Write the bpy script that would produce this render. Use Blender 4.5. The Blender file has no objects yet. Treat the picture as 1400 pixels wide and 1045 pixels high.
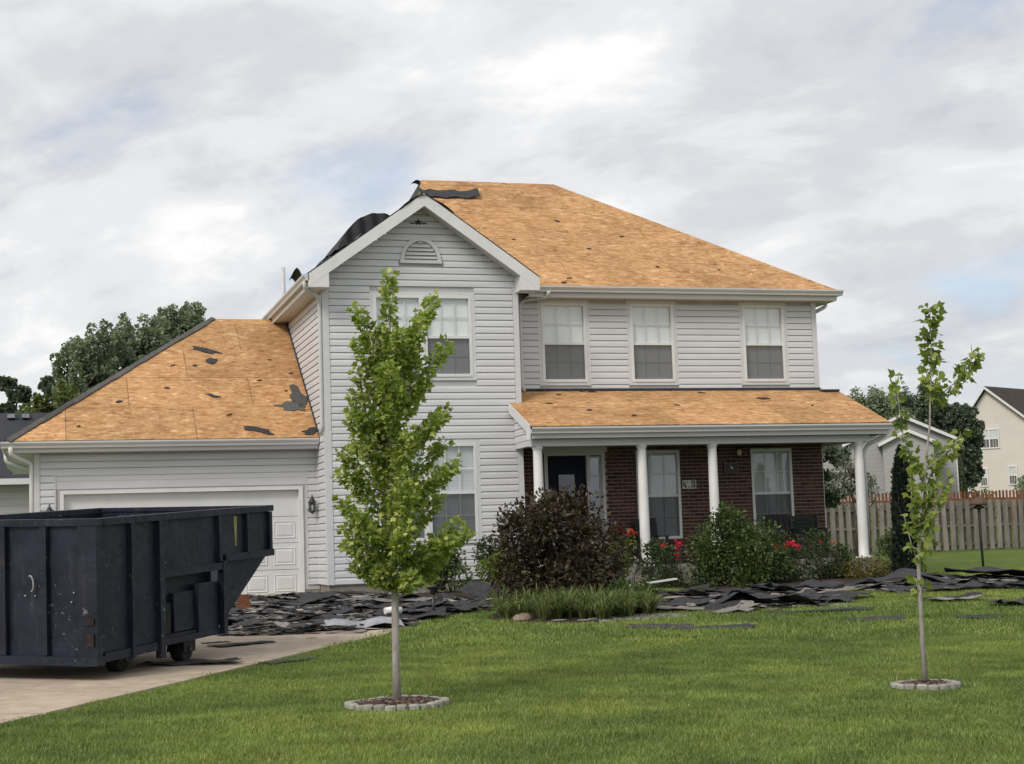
import bpy, bmesh, math, random
import numpy as np
from mathutils import Vector, Matrix, Euler

S = bpy.context.scene
COL = S.collection
rnd = random.Random(7)
rng = np.random.default_rng(11)

# ------------------------------------------------------------------ camera
cam_d = bpy.data.cameras.new('camera')
cam = bpy.data.objects.new('camera', cam_d)
COL.objects.link(cam)
cam_d.sensor_width = 36.0
cam_d.sensor_fit = 'HORIZONTAL'
cam_d.lens = 56.25
cam_d.clip_end = 2000
CAM = Vector((-5.3286, -30.6167, 0.6803))
_ya, _pi, _ro = 0.2891, 0.1003, 0.0327
_fw = Vector((math.sin(_ya) * math.cos(_pi), math.cos(_ya) * math.cos(_pi), math.sin(_pi)))
_rt = Vector((math.cos(_ya), -math.sin(_ya), 0))
_up = _rt.cross(_fw)
_r = _rt * math.cos(_ro) - _up * math.sin(_ro)
_u = _rt * math.sin(_ro) + _up * math.cos(_ro)
cam.matrix_world = Matrix(((_r.x, _u.x, -_fw.x, CAM.x), (_r.y, _u.y, -_fw.y, CAM.y),
                           (_r.z, _u.z, -_fw.z, CAM.z), (0, 0, 0, 1)))
S.camera = cam

# ------------------------------------------------------------------ render settings
S.view_settings.view_transform = 'Standard'
S.view_settings.look = 'None'
S.view_settings.gamma = 1.0
S.view_settings.use_curve_mapping = False
S.view_settings.exposure = 0.58
S.render.engine = 'CYCLES'
S.cycles.use_denoising = True
S.cycles.max_bounces = 6
S.cycles.diffuse_bounces = 3
S.cycles.glossy_bounces = 3
S.cycles.transparent_max_bounces = 8
S.cycles.caustics_reflective = False
S.cycles.caustics_refractive = False
S.cycles.sample_clamp_indirect = 4.0

# ------------------------------------------------------------------ sun + sky
SUN_EL = math.radians(42)
SUN_DIR = Vector((-0.80, -0.60, 0)).normalized()          # towards the sun, horizontally
SUN_AZ = math.atan2(SUN_DIR.x, SUN_DIR.y)
sd = bpy.data.lights.new('sun', 'SUN')
sd.energy = 1.5
sd.angle = math.radians(20)
sd.color = (1.0, 0.94, 0.86)
sun = bpy.data.objects.new('sun', sd)
COL.objects.link(sun)
_to = Vector((SUN_DIR.x * math.cos(SUN_EL), SUN_DIR.y * math.cos(SUN_EL), math.sin(SUN_EL)))
sun.rotation_euler = _to.to_track_quat('Z', 'Y').to_euler()
sun.location = (-20, -20, 30)

W = bpy.data.worlds.new('World')
S.world = W
W.use_nodes = True
wt = W.node_tree
wt.nodes.clear()


class NT:
    """tiny node-tree helper"""
    def __init__(s, t): s.t = t
    def n(s, kind, **kw):
        nd = s.t.nodes.new(kind)
        for k, v in kw.items():
            if k.startswith('i_'):
                key = k[2:]
                nd.inputs[int(key) if key.isdigit() else key.replace('_', ' ')].default_value = v
            else:
                setattr(nd, k, v)
        return nd
    def l(s, a, b): s.t.links.new(a, b)
    def math(s, op, a, b=None, c=None, clamp=False):
        nd = s.n('ShaderNodeMath', operation=op, use_clamp=clamp)
        for i, v in enumerate((a, b, c)):
            if v is None: continue
            if isinstance(v, (int, float)): nd.inputs[i].default_value = v
            else: s.l(v, nd.inputs[i])
        return nd.outputs[0]
    def mix(s, fac, a, b, blend='MIX'):
        nd = s.n('ShaderNodeMix', data_type='RGBA', blend_type=blend)
        for i, v in ((0, fac), (6, a), (7, b)):
            if isinstance(v, (int, float)): nd.inputs[i].default_value = v
            elif isinstance(v, tuple): nd.inputs[i].default_value = v if len(v) == 4 else (*v, 1)
            else: s.l(v, nd.inputs[i])
        return nd.outputs[2]
    def ramp(s, fac, stops, interp='LINEAR'):
        nd = s.n('ShaderNodeValToRGB')
        nd.color_ramp.interpolation = interp
        e = nd.color_ramp.elements
        while len(e) < len(stops): e.new(0.5)
        for el, (p, c) in zip(e, stops):
            el.position = p
            el.color = (c, c, c, 1) if isinstance(c, (int, float)) else (*c, 1)
        s.l(fac, nd.inputs[0])
        return nd.outputs[0]
    def noise(s, vec, scale, detail=3, rough=0.55, dist=0.0):
        nd = s.n('ShaderNodeTexNoise')
        nd.inputs['Scale'].default_value = scale
        nd.inputs['Detail'].default_value = detail
        nd.inputs['Roughness'].default_value = rough
        nd.inputs['Distortion'].default_value = dist
        if vec is not None: s.l(vec, nd.inputs['Vector'])
        return nd.outputs[0]
    def mapping(s, vec, scale=(1, 1, 1), rot=(0, 0, 0), loc=(0, 0, 0)):
        nd = s.n('ShaderNodeMapping')
        nd.inputs['Scale'].default_value = scale
        nd.inputs['Rotation'].default_value = rot
        nd.inputs['Location'].default_value = loc
        s.l(vec, nd.inputs['Vector'])
        return nd.outputs[0]


w = NT(wt)
sky = w.n('ShaderNodeTexSky', sky_type='NISHITA', sun_disc=False)
sky.sun_elevation = SUN_EL
sky.sun_rotation = SUN_AZ
sky.air_density = 1.0
sky.dust_density = 1.5
skyc = w.mix(1.0, sky.outputs[0], (0.11, 0.11, 0.11), 'MULTIPLY')
gen = w.n('ShaderNodeTexCoord').outputs['Generated']
sep = w.n('ShaderNodeSeparateXYZ')
w.l(gen, sep.inputs[0])
den = w.math('ADD', w.math('MAXIMUM', sep.outputs[2], 0.0), 0.42)
px = w.math('DIVIDE', sep.outputs[0], den)
py = w.math('DIVIDE', sep.outputs[1], den)
cmb = w.n('ShaderNodeCombineXYZ')
w.l(px, cmb.inputs[0]); w.l(py, cmb.inputs[1])
cv = w.mapping(cmb.outputs[0], scale=(1.0, 1.0, 1), rot=(0, 0, 0.6), loc=(12.06, 4.24, 0))
cv2 = w.mapping(cv, scale=(1.15, 1.6, 1))
n1 = w.noise(cv2, 2.3, 9, 0.56, 0.35)
n2 = w.noise(cv2, 5.6, 8, 0.58, 0.4)
n3 = w.noise(cv2, 1.15, 3, 0.5, 0.2)
cover = w.ramp(w.math('ADD', w.math('MULTIPLY', n1, 0.6), w.math('MULTIPLY', n3, 0.4)), [(0.37, 0.5), (0.47, 1.0)], 'EASE')
shade = w.ramp(w.math('ADD', w.math('MULTIPLY', n2, 0.3), w.math('MULTIPLY', n1, 0.7)),
               [(0.37, (0.39, 0.41, 0.45)), (0.45, (0.465, 0.475, 0.50)), (0.53, (0.555, 0.56, 0.57)), (0.62, (0.68, 0.68, 0.68))], 'EASE')
wcol = w.mix(cover, skyc, shade)
bg = w.n('ShaderNodeBackground')
w.l(wcol, bg.inputs[0])
bg.inputs[1].default_value = 1.0
wo = w.n('ShaderNodeOutputWorld')
w.l(bg.outputs[0], wo.inputs[0])


# ------------------------------------------------------------------ ground height
_GY = [-60, -31, -14.5, -2, 1, 20, 24, 28, 35, 55, 110, 400]
_GZ = [-1.2, -0.92, -0.58, -0.24, -0.22, -0.12, 0.0, 0.55, 1.5, 2.4, 3.0, 4.0]
def g(y): return float(np.interp(y, _GY, _GZ))


# ------------------------------------------------------------------ materials
def newmat(name):
    m = bpy.data.materials.new(name)
    m.use_nodes = True
    t = NT(m.node_tree)
    m.node_tree.nodes.clear()
    out = t.n('ShaderNodeOutputMaterial')
    p = t.n('ShaderNodeBsdfPrincipled')
    t.l(p.outputs[0], out.inputs[0])
    co = t.n('ShaderNodeTexCoord').outputs['Object']
    geo = t.n('ShaderNodeNewGeometry')
    return m, t, p, co, geo, out


def bump(t, p, h, strength=0.3, dist=0.01):
    b = t.n('ShaderNodeBump')
    b.inputs['Strength'].default_value = strength
    b.inputs['Distance'].default_value = dist
    t.l(h, b.inputs['Height'])
    t.l(b.outputs[0], p.inputs['Normal'])


def simple(name, c1, c2=None, scale=6, rough=0.6, spec=0.4, bstr=0.0, bdist=0.005, stretch=(1, 1, 1), rvar=0.0, metal=0.0, bscale=None):
    """noise-mottled surface; rvar adds a per-object brightness change"""
    m, t, p, co, geo, out = newmat(name)
    c2 = c2 or tuple(x * 0.82 for x in c1)
    pos = t.mapping(geo.outputs['Position'], scale=stretch)
    n = t.noise(pos, scale, 5, 0.6)
    c = t.mix(t.ramp(n, [(0.32, 0.0), (0.68, 1.0)]), c1, c2)
    if rvar:
        oi = t.n('ShaderNodeObjectInfo')
        f = t.math('MULTIPLY_ADD', oi.outputs['Random'], rvar * 2, 1 - rvar)
        cm = t.n('ShaderNodeCombineColor')
        for i in range(3): t.l(f, cm.inputs[i])
        c = t.mix(1.0, c, cm.outputs[0], 'MULTIPLY')
    t.l(c, p.inputs['Base Color'])
    p.inputs['Roughness'].default_value = rough
    p.inputs['Specular IOR Level'].default_value = spec
    p.inputs['Metallic'].default_value = metal
    if bstr:
        bump(t, p, t.noise(pos, bscale or scale * 4, 4, 0.6), bstr, bdist)
    return m


M = {}
M['siding'] = simple('vinyl_siding', (0.625, 0.63, 0.645), (0.555, 0.56, 0.57), 1.6, 0.5, 0.35, 0.16, 0.006, (0.5, 0.5, 2), rvar=0.035)
M['siding_groove'] = simple('siding_backing', (0.47, 0.47, 0.48), None, 2, 0.7)
M['trim'] = simple('white_trim', (0.72, 0.72, 0.71), (0.64, 0.64, 0.63), 2.0, 0.45, 0.4, 0.05)
M['fascia'] = simple('grey_white_aluminium', (0.60, 0.60, 0.60), (0.53, 0.53, 0.53), 2.0, 0.42, 0.45, 0.04, 0.004, (0.5, 3, 3))
M['column'] = simple('white_column_paint', (0.76, 0.76, 0.75), (0.68, 0.67, 0.65), 3, 0.4, 0.4)
M['soffit'] = simple('soffit_vinyl', (0.60, 0.57, 0.52), (0.52, 0.49, 0.45), 2, 0.6)
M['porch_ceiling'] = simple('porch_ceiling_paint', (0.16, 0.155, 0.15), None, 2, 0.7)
M['felt'] = simple('black_roofing_felt', (0.028, 0.028, 0.032), (0.05, 0.05, 0.054), 9, 0.75, 0.3, 0.5, 0.006)
M['shingle_dark'] = simple('dark_shingle', (0.024, 0.024, 0.027), (0.058, 0.056, 0.056), 24, 0.85, 0.25, 0.6, 0.004, rvar=0.25)
M['shingle_grey'] = simple('weathered_shingle', (0.13, 0.125, 0.12), (0.24, 0.225, 0.21), 18, 0.95, 0.15, 0.6, 0.004, rvar=0.25)
M['shingle_tan'] = simple('shingle_underside', (0.30, 0.27, 0.235), (0.17, 0.155, 0.14), 12, 0.95, 0.15, 0.5, 0.004, rvar=0.2)
M['shingle_cap'] = simple('hip_cap_shingle', (0.075, 0.075, 0.072), (0.125, 0.12, 0.115), 20, 0.95, 0.15, 0.6, 0.004, rvar=0.22)
M['bldg_shingle'] = simple('neighbour_shingle', (0.038, 0.040, 0.048), (0.06, 0.062, 0.07), 3, 0.95, 0.15, 0.4, 0.02, (1, 4, 4))
M['brown_shingle'] = simple('brown_shingle', (0.05, 0.042, 0.038), (0.075, 0.064, 0.058), 2, 0.95, 0.15, 0.4, 0.02, (1, 4, 4))
M['plastic_sheet'] = simple('silver_flashing', (0.36, 0.37, 0.385), (0.22, 0.23, 0.245), 9, 0.4, 0.5, 0.3, 0.01)
M['white_board'] = simple('white_painted_board', (0.8, 0.8, 0.79), (0.7, 0.7, 0.69), 8, 0.5)
M['black_metal'] = simple('black_metal', (0.018, 0.018, 0.02), (0.03, 0.03, 0.032), 12, 0.45, 0.5)
M['iron_brown'] = simple('dark_brown_post', (0.024, 0.022, 0.020), None, 8, 0.7)
M['feeder'] = simple('brown_feeder_roof', (0.12, 0.072, 0.048), (0.085, 0.052, 0.036), 8, 0.85)
M['navy'] = simple('navy_door_paint', (0.006, 0.008, 0.020), None, 4, 0.5, 0.15)
M['foundation'] = simple('foundation_concrete', (0.27, 0.25, 0.215), (0.17, 0.155, 0.13), 5, 0.9, 0.2, 0.4, 0.01)
M['slab'] = simple('porch_concrete', (0.25, 0.235, 0.21), (0.18, 0.17, 0.15), 4, 0.9, 0.2, 0.3, 0.006)
M['mortar'] = simple('mortar', (0.36, 0.32, 0.29), None, 12, 0.95, 0.1)
M['soil'] = simple('bed_soil', (0.045, 0.034, 0.026), (0.085, 0.065, 0.05), 22, 0.95, 0.1, 0.9, 0.03)
M['mulch'] = simple('wood_mulch', (0.075, 0.045, 0.032), (0.19, 0.125, 0.09), 60, 0.95, 0.1, 0.8, 0.02, rvar=0.2)
M['ringstone'] = simple('edging_stone', (0.36, 0.35, 0.30), (0.24, 0.235, 0.20), 30, 0.95, 0.15, 0.6, 0.006, rvar=0.18)
M['fieldstone'] = simple('tan_field_stone', (0.42, 0.34, 0.25), (0.30, 0.24, 0.18), 14, 0.9, 0.2, 0.4, 0.01, rvar=0.1)
M['flagstone'] = simple('pale_flagstone', (0.38, 0.35, 0.31), (0.27, 0.25, 0.22), 8, 0.9, 0.2, 0.4, 0.01, rvar=0.15)
M['bark_grey'] = simple('grey_bark', (0.40, 0.375, 0.34), (0.24, 0.22, 0.195), 26, 0.9, 0.15, 0.7, 0.008, (1, 1, 0.35))
M['bark_dark'] = simple('dark_bark', (0.07, 0.055, 0.045), (0.11, 0.09, 0.075), 14, 0.95, 0.1, 0.6, 0.02)
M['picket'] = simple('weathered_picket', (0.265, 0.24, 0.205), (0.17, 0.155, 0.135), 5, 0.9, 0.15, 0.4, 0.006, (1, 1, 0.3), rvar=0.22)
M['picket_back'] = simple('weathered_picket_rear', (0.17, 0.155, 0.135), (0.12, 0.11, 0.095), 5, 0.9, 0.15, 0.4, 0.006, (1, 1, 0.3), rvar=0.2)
M['picket_brown'] = simple('red_brown_picket', (0.23, 0.095, 0.05), (0.15, 0.065, 0.036), 5, 0.85, 0.2, 0.3, 0.006, (1, 1, 0.3), rvar=0.22)
M['hose'] = simple('black_hose', (0.02, 0.02, 0.022), None, 5, 0.5)
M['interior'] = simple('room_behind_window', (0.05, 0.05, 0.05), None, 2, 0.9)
M['grille'] = simple('white_grille', (0.78, 0.78, 0.78), None, 4, 0.5)
M['rubber'] = simple('black_rubber', (0.016, 0.016, 0.017), (0.028, 0.028, 0.028), 15, 0.8, 0.3, 0.3)
M['rust_brick'] = simple('orange_brick_chock', (0.20, 0.085, 0.05), (0.12, 0.055, 0.035), 14, 0.9, 0.1, 0.4, 0.01)
M['bulb'] = simple('warm_lamp_glass', (0.85, 0.72, 0.35), None, 8, 0.3)
M['lantern_glass'] = simple('frosted_lantern_glass', (0.70, 0.70, 0.68), None, 8, 0.25)
M['pot'] = simple('dark_planter', (0.05, 0.035, 0.03), None, 8, 0.7)
M['terracotta'] = simple('clay_planter', (0.22, 0.13, 0.09), None, 8, 0.85)
M['sticker'] = simple('faded_yellow_sticker', (0.30, 0.30, 0.10), (0.2, 0.2, 0.08), 14, 0.6)
M['garage_white'] = simple('garage_door_white', (0.66, 0.67, 0.67), (0.60, 0.61, 0.61), 2, 0.45, 0.4, 0.06)
M['number_plate'] = simple('white_number_plaque', (0.72, 0.72, 0.7), (0.6, 0.6, 0.58), 20, 0.5)
M['weed_fabric'] = simple('grey_weed_fabric', (0.16, 0.15, 0.14), (0.1, 0.095, 0.09), 9, 0.9, 0.1, 0.5, 0.01)

def m_paint():
    m, t, p, co, geo, out = newmat('dumpster_paint')
    pos = geo.outputs['Position']
    n = t.noise(pos, 2.2, 6, 0.65)
    st = t.noise(t.mapping(pos, scale=(7, 7, 0.9)), 2.0, 4, 0.6)
    base = t.mix(t.ramp(n, [(0.3, 0.0), (0.75, 1.0)]), (0.007, 0.010, 0.021), (0.017, 0.022, 0.040))
    base = t.mix(t.ramp(st, [(0.55, 0.0), (0.75, 0.55)]), base, (0.05, 0.053, 0.064))
    fine = t.noise(pos, 16, 5, 0.7, 0.4)
    big = t.noise(pos, 1.7, 2, 0.5)
    chip = t.math('MULTIPLY', t.ramp(fine, [(0.62, 0.0), (0.67, 1.0)]), t.ramp(big, [(0.555, 0.0), (0.62, 1.0)]))
    c = t.mix(chip, base, (0.20, 0.19, 0.18))
    rustm = t.math('MULTIPLY', t.ramp(t.noise(t.mapping(pos, scale=(5, 5, 1.0)), 1.6, 5, 0.7), [(0.62, 0.0), (0.72, 1.0)]), 0.75)
    c = t.mix(rustm, c, (0.060, 0.038, 0.026))
    t.l(c, p.inputs['Base Color'])
    t.l(t.ramp(n, [(0.3, 0.40), (0.7, 0.62)]), p.inputs['Roughness'])
    p.inputs['Specular IOR Level'].default_value = 0.32
    bump(t, p, t.math('ADD', t.noise(pos, 2.2, 3, 0.5, 0.3), t.math('MULTIPLY', fine, 0.06)), 0.7, 0.05)
    return m
M['dumpster'] = m_paint()
M['rusty'] = simple('rust_stained_steel', (0.014, 0.013, 0.015), (0.040, 0.028, 0.023), 18, 0.8, 0.2, 0.5)
M['dumpster_in'] = simple('dumpster_inside', (0.016, 0.017, 0.022), (0.03, 0.028, 0.028), 5, 0.8)

def m_osb():
    m, t, p, co, geo, out = newmat('osb_sheathing')
    pos = geo.outputs['Position']
    def flakes(rot, sc, off):
        v = t.n('ShaderNodeTexVoronoi', feature='F1')
        v.inputs['Scale'].default_value = 1.0
        v.inputs['Randomness'].default_value = 1.0
        wob = t.n('ShaderNodeVectorMath', operation='ADD')
        t.l(t.mapping(pos, scale=sc, rot=(0, 0, rot), loc=off), wob.inputs[0])
        nz = t.n('ShaderNodeTexNoise'); nz.inputs['Scale'].default_value = 3.0
        t.l(pos, nz.inputs['Vector'])
        t.l(nz.outputs['Color'], wob.inputs[1])
        t.l(wob.outputs[0], v.inputs['Vector'])
        s = t.n('ShaderNodeSeparateColor'); t.l(v.outputs['Color'], s.inputs[0])
        return s.outputs[0], s.outputs[1]
    a, a2 = flakes(0.0, (5.5, 13, 13), (0, 0, 0))
    b, b2 = flakes(0.9, (6.0, 15, 15), (3, 1, 2))
    c, c2 = flakes(-0.7, (8, 22, 22), (7, 5, 1))
    sel = t.ramp(t.noise(pos, 3.2, 4, 0.7), [(0.44, 0.0), (0.56, 1.0)])
    v = t.math('ADD', t.math('MULTIPLY', t.mix(sel, a, b), 0.6), t.math('MULTIPLY', c, 0.4))
    col = t.ramp(v, [(0.05, (0.30, 0.148, 0.062)), (0.30, (0.44, 0.238, 0.103)), (0.55, (0.51, 0.288, 0.130)), (0.78, (0.565, 0.335, 0.160)), (0.97, (0.71, 0.49, 0.275))])
    fine = t.noise(t.mapping(pos, scale=(14, 40, 40)), 1.0, 4, 0.7)
    col = t.mix(1.0, col, t.ramp(fine, [(0.3, 0.72), (0.7, 1.22)]), 'MULTIPLY')
    big = t.noise(pos, 0.8, 5, 0.65, 0.5)
    col = t.mix(1.0, col, t.ramp(big, [(0.3, (0.80, 0.77, 0.74)), (0.5, (1.0, 1.0, 1.0)), (0.7, (1.12, 1.12, 1.12))]), 'MULTIPLY')
    # old nail lines / water marks: dark specks
    sp = t.noise(pos, 9.0, 4, 0.75, 0.6)
    spm = t.ramp(sp, [(0.70, 0.0), (0.75, 0.7)])
    col = t.mix(spm, col, (0.10, 0.05, 0.025))
    oi = t.n('ShaderNodeObjectInfo')
    f = t.math('MULTIPLY_ADD', oi.outputs['Random'], 0.22, 0.89)
    cm = t.n('ShaderNodeCombineColor')
    for i in range(3): t.l(f, cm.inputs[i])
    col = t.mix(1.0, col, cm.outputs[0], 'MULTIPLY')
    t.l(col, p.inputs['Base Color'])
    p.inputs['Roughness'].default_value = 0.8
    p.inputs['Specular IOR Level'].default_value = 0.2
    bump(t, p, v, 0.25, 0.006)
    return m
M['osb'] = m_osb()

def m_brick():
    m, t, p, co, geo, out = newmat('red_brown_brick')
    oi = t.n('ShaderNodeObjectInfo')
    r = t.math('FRACT', t.math('ADD', oi.outputs['Random'], geo.outputs['Random Per Island']))
    c = t.ramp(r, [(0.0, (0.045, 0.026, 0.022)), (0.25, (0.085, 0.042, 0.033)), (0.6, (0.115, 0.054, 0.042)), (0.85, (0.070, 0.036, 0.030)), (1.0, (0.15, 0.074, 0.057))])
    n = t.noise(geo.outputs['Position'], 40, 4, 0.7)
    c = t.mix(1.0, c, t.ramp(n, [(0.3, 0.75), (0.7, 1.2)]), 'MULTIPLY')
    t.l(c, p.inputs['Base Color'])
    p.inputs['Roughness'].default_value = 0.92
    p.inputs['Specular IOR Level'].default_value = 0.15
    bump(t, p, n, 0.4, 0.004)
    return m
M['brick'] = m_brick()

def m_concrete():
    m, t, p, co, geo, out = newmat('driveway_concrete')
    pos = geo.outputs['Position']
    a = t.noise(pos, 0.5, 5, 0.6); b = t.noise(pos, 5, 5, 0.65); c = t.noise(pos, 60, 3, 0.7)
    col = t.mix(t.ramp(a, [(0.35, 0.0), (0.65, 1.0)]), (0.50, 0.415, 0.32), (0.40, 0.33, 0.25))
    col = t.mix(1.0, col, t.ramp(b, [(0.3, 0.80), (0.7, 1.12)]), 'MULTIPLY')
    col = t.mix(1.0, col, t.ramp(c, [(0.3, 0.86), (0.7, 1.1)]), 'MULTIPLY')
    stain = t.ramp(t.noise(pos, 1.4, 6, 0.7, 0.6), [(0.60, 0.0), (0.74, 0.5)])
    col = t.mix(stain, col, (0.17, 0.15, 0.125))
    t.l(col, p.inputs['Base Color'])
    p.inputs['Roughness'].default_value = 0.93
    p.inputs['Specular IOR Level'].default_value = 0.15
    bump(t, p, t.math('ADD', b, c), 0.25, 0.006)
    return m
M['concrete'] = m_concrete()

def m_lawn():
    m, t, p, co, geo, out = newmat('lawn_turf')
    pos = geo.outputs['Position']
    a = t.noise(pos, 0.35, 5, 0.6); b = t.noise(pos, 2.6, 5, 0.7); c = t.noise(t.mapping(pos, scale=(1, 1, 1)), 45, 3, 0.75)
    col = t.mix(t.ramp(a, [(0.35, 0.0), (0.65, 1.0)]), (0.105, 0.160, 0.034), (0.150, 0.205, 0.048))
    col = t.mix(1.0, col, t.ramp(b, [(0.25, 0.65), (0.75, 1.25)]), 'MULTIPLY')
    col = t.mix(1.0, col, t.ramp(c, [(0.25, 0.5), (0.75, 1.35)]), 'MULTIPLY')
    t.l(col, p.inputs['Base Color'])
    p.inputs['Roughness'].default_value = 0.95
    p.inputs['Specular IOR Level'].default_value = 0.1
    bump(t, p, t.math('ADD', c, b), 0.8, 0.04)
    return m
M['lawn'] = m_lawn()

def m_leaf(name, stops, trans=0.35, rough=0.55, tint=(1.15, 1.25, 0.6), turf=False):
    """leaf: colour picked per leaf, some light comes through"""
    m, t, p, co, geo, out = newmat(name)
    oi = t.n('ShaderNodeObjectInfo')
    r = t.math('FRACT', t.math('ADD', t.math('MULTIPLY', oi.outputs['Random'], 0.37), geo.outputs['Random Per Island']))
    c = t.ramp(r, stops)
    n = t.noise(geo.outputs['Position'], 2.5, 2, 0.5)
    c = t.mix(1.0, c, t.ramp(n, [(0.3, 0.82), (0.7, 1.15)]), 'MULTIPLY')
    if turf:        # drier and lusher patches of the lawn
        a = t.noise(geo.outputs['Position'], 0.45, 5, 0.65, 0.4)
        b = t.noise(geo.outputs['Position'], 1.7, 4, 0.65)
        c = t.mix(1.0, c, t.ramp(a, [(0.35, (0.68, 0.76, 0.72)), (0.5, (0.96, 1.0, 0.95)), (0.65, (1.30, 1.20, 1.1))]), 'MULTIPLY')
        c = t.mix(1.0, c, t.ramp(b, [(0.32, 0.80), (0.68, 1.2)]), 'MULTIPLY')
    t.l(c, p.inputs['Base Color'])
    p.inputs['Roughness'].default_value = rough
    p.inputs['Specular IOR Level'].default_value = 0.3
    tr = t.n('ShaderNodeBsdfTranslucent')
    t.l(t.mix(1.0, c, tint, 'MULTIPLY'), tr.inputs[0])
    mx = t.n('ShaderNodeMixShader')
    mx.inputs[0].default_value = trans
    t.l(p.outputs[0], mx.inputs[1]); t.l(tr.outputs[0], mx.inputs[2])
    t.l(mx.outputs[0], out.inputs[0])
    return m
M['maple_leaf'] = m_leaf('maple_leaf', [(0, (0.16, 0.225, 0.04)), (0.4, (0.255, 0.325, 0.066)), (0.75, (0.365, 0.425, 0.11)), (1, (0.56, 0.58, 0.22))], 0.4)
M['sapling_leaf'] = m_leaf('sapling_leaf', [(0, (0.12, 0.17, 0.04)), (0.5, (0.20, 0.26, 0.06)), (1, (0.38, 0.42, 0.12))], 0.4)
M['grass_blade'] = m_leaf('grass_blade', [(0, (0.118, 0.180, 0.040)), (0.5, (0.190, 0.258, 0.064)), (0.85, (0.265, 0.315, 0.095)), (1, (0.44, 0.42, 0.20))], 0.3, 0.5, turf=True)
M['purple_leaf'] = m_leaf('purple_ninebark_leaf', [(0, (0.018, 0.016, 0.012)), (0.4, (0.040, 0.029, 0.021)), (0.68, (0.076, 0.045, 0.029)), (0.80, (0.07, 0.072, 0.034)), (1, (0.11, 0.13, 0.06))], 0.22, 0.45, (1.6, 0.7, 0.5))
M['shrub_leaf'] = m_leaf('green_shrub_leaf', [(0, (0.035, 0.062, 0.02)), (0.5, (0.065, 0.105, 0.03)), (0.85, (0.11, 0.155, 0.045)), (1, (0.2, 0.21, 0.07))], 0.3, 0.45)
M['rose_leaf'] = m_leaf('rose_leaf', [(0, (0.028, 0.05, 0.022)), (0.5, (0.05, 0.08, 0.03)), (0.9, (0.09, 0.125, 0.045)), (1, (0.13, 0.07, 0.04))], 0.25, 0.45)
M['lime_leaf'] = m_leaf('lime_shrub_leaf', [(0, (0.075, 0.115, 0.025)), (0.5, (0.12, 0.165, 0.035)), (1, (0.2, 0.22, 0.06))], 0.35)
M['gold_leaf'] = m_leaf('golden_spirea_leaf', [(0, (0.075, 0.075, 0.02)), (0.5, (0.13, 0.115, 0.03)), (1, (0.2, 0.16, 0.04))], 0.3)
M['daylily_leaf'] = m_leaf('daylily_blade', [(0, (0.05, 0.085, 0.026)), (0.5, (0.115, 0.155, 0.048)), (1, (0.28, 0.29, 0.12))], 0.3)
M['cypress_leaf'] = m_leaf('dark_arborvitae', [(0, (0.008, 0.014, 0.012)), (0.6, (0.014, 0.024, 0.018)), (1, (0.03, 0.042, 0.028))], 0.12)
M['far_leaf'] = m_leaf('broadleaf_far', [(0, (0.115, 0.155, 0.105)), (0.5, (0.20, 0.24, 0.16)), (0.85, (0.29, 0.33, 0.22)), (1, (0.48, 0.50, 0.40))], 0.28)
M['far_leaf_light'] = m_leaf('light_broadleaf_far', [(0, (0.08, 0.11, 0.035)), (0.5, (0.135, 0.165, 0.055)), (1, (0.21, 0.235, 0.095))], 0.3)
M['pine_leaf'] = m_leaf('dark_pine_far', [(0, (0.06, 0.085, 0.06)), (0.6, (0.10, 0.135, 0.09)), (1, (0.18, 0.215, 0.15))], 0.15)
M['plum_leaf'] = m_leaf('plum_leaf', [(0, (0.05, 0.06, 0.04)), (0.5, (0.10, 0.115, 0.08)), (1, (0.2, 0.22, 0.17))], 0.25, 0.5, (1.2, 1, 0.8))
M['petal_red'] = m_leaf('red_petal', [(0, (0.42, 0.012, 0.03)), (0.6, (0.62, 0.02, 0.05)), (1, (0.75, 0.06, 0.08))], 0.3, 0.5, (1.2, 0.6, 0.6))
M['petal_orange'] = m_leaf('orange_red_petal', [(0, (0.45, 0.04, 0.02)), (1, (0.65, 0.1, 0.04))], 0.3, 0.5, (1.2, 0.6, 0.6))
M['petal_white'] = m_leaf('white_petal', [(0, (0.7, 0.7, 0.66)), (1, (0.8, 0.8, 0.78))], 0.3, 0.5, (1, 1, 1))

def m_glass():
    m, t, p, co, geo, out = newmat('window_glass')
    gl = t.n('ShaderNodeBsdfGlossy'); gl.inputs['Roughness'].default_value = 0.03
    gl.inputs['Color'].default_value = (0.9, 0.95, 1, 1)
    tr = t.n('ShaderNodeBsdfTransparent'); tr.inputs['Color'].default_value = (0.95, 0.97, 0.97, 1)
    lw = t.n('ShaderNodeLayerWeight')
    f = t.math('MULTIPLY_ADD', t.math('POWER', lw.outputs['Facing'], 4.0), 0.9, 0.09, clamp=True)
    mx = t.n('ShaderNodeMixShader')
    t.l(f, mx.inputs[0]); t.l(tr.outputs[0], mx.inputs[1]); t.l(gl.outputs[0], mx.inputs[2])
    t.l(mx.outputs[0], out.inputs[0])
    bump_n = t.n('ShaderNodeBump'); bump_n.inputs['Strength'].default_value = 0.05; bump_n.inputs['Distance'].default_value = 0.02
    t.l(t.noise(geo.outputs['Position'], 1.5, 2, 0.5), bump_n.inputs['Height'])
    t.l(bump_n.outputs[0], gl.inputs['Normal'])
    return m
M['glass'] = m_glass()

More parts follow.
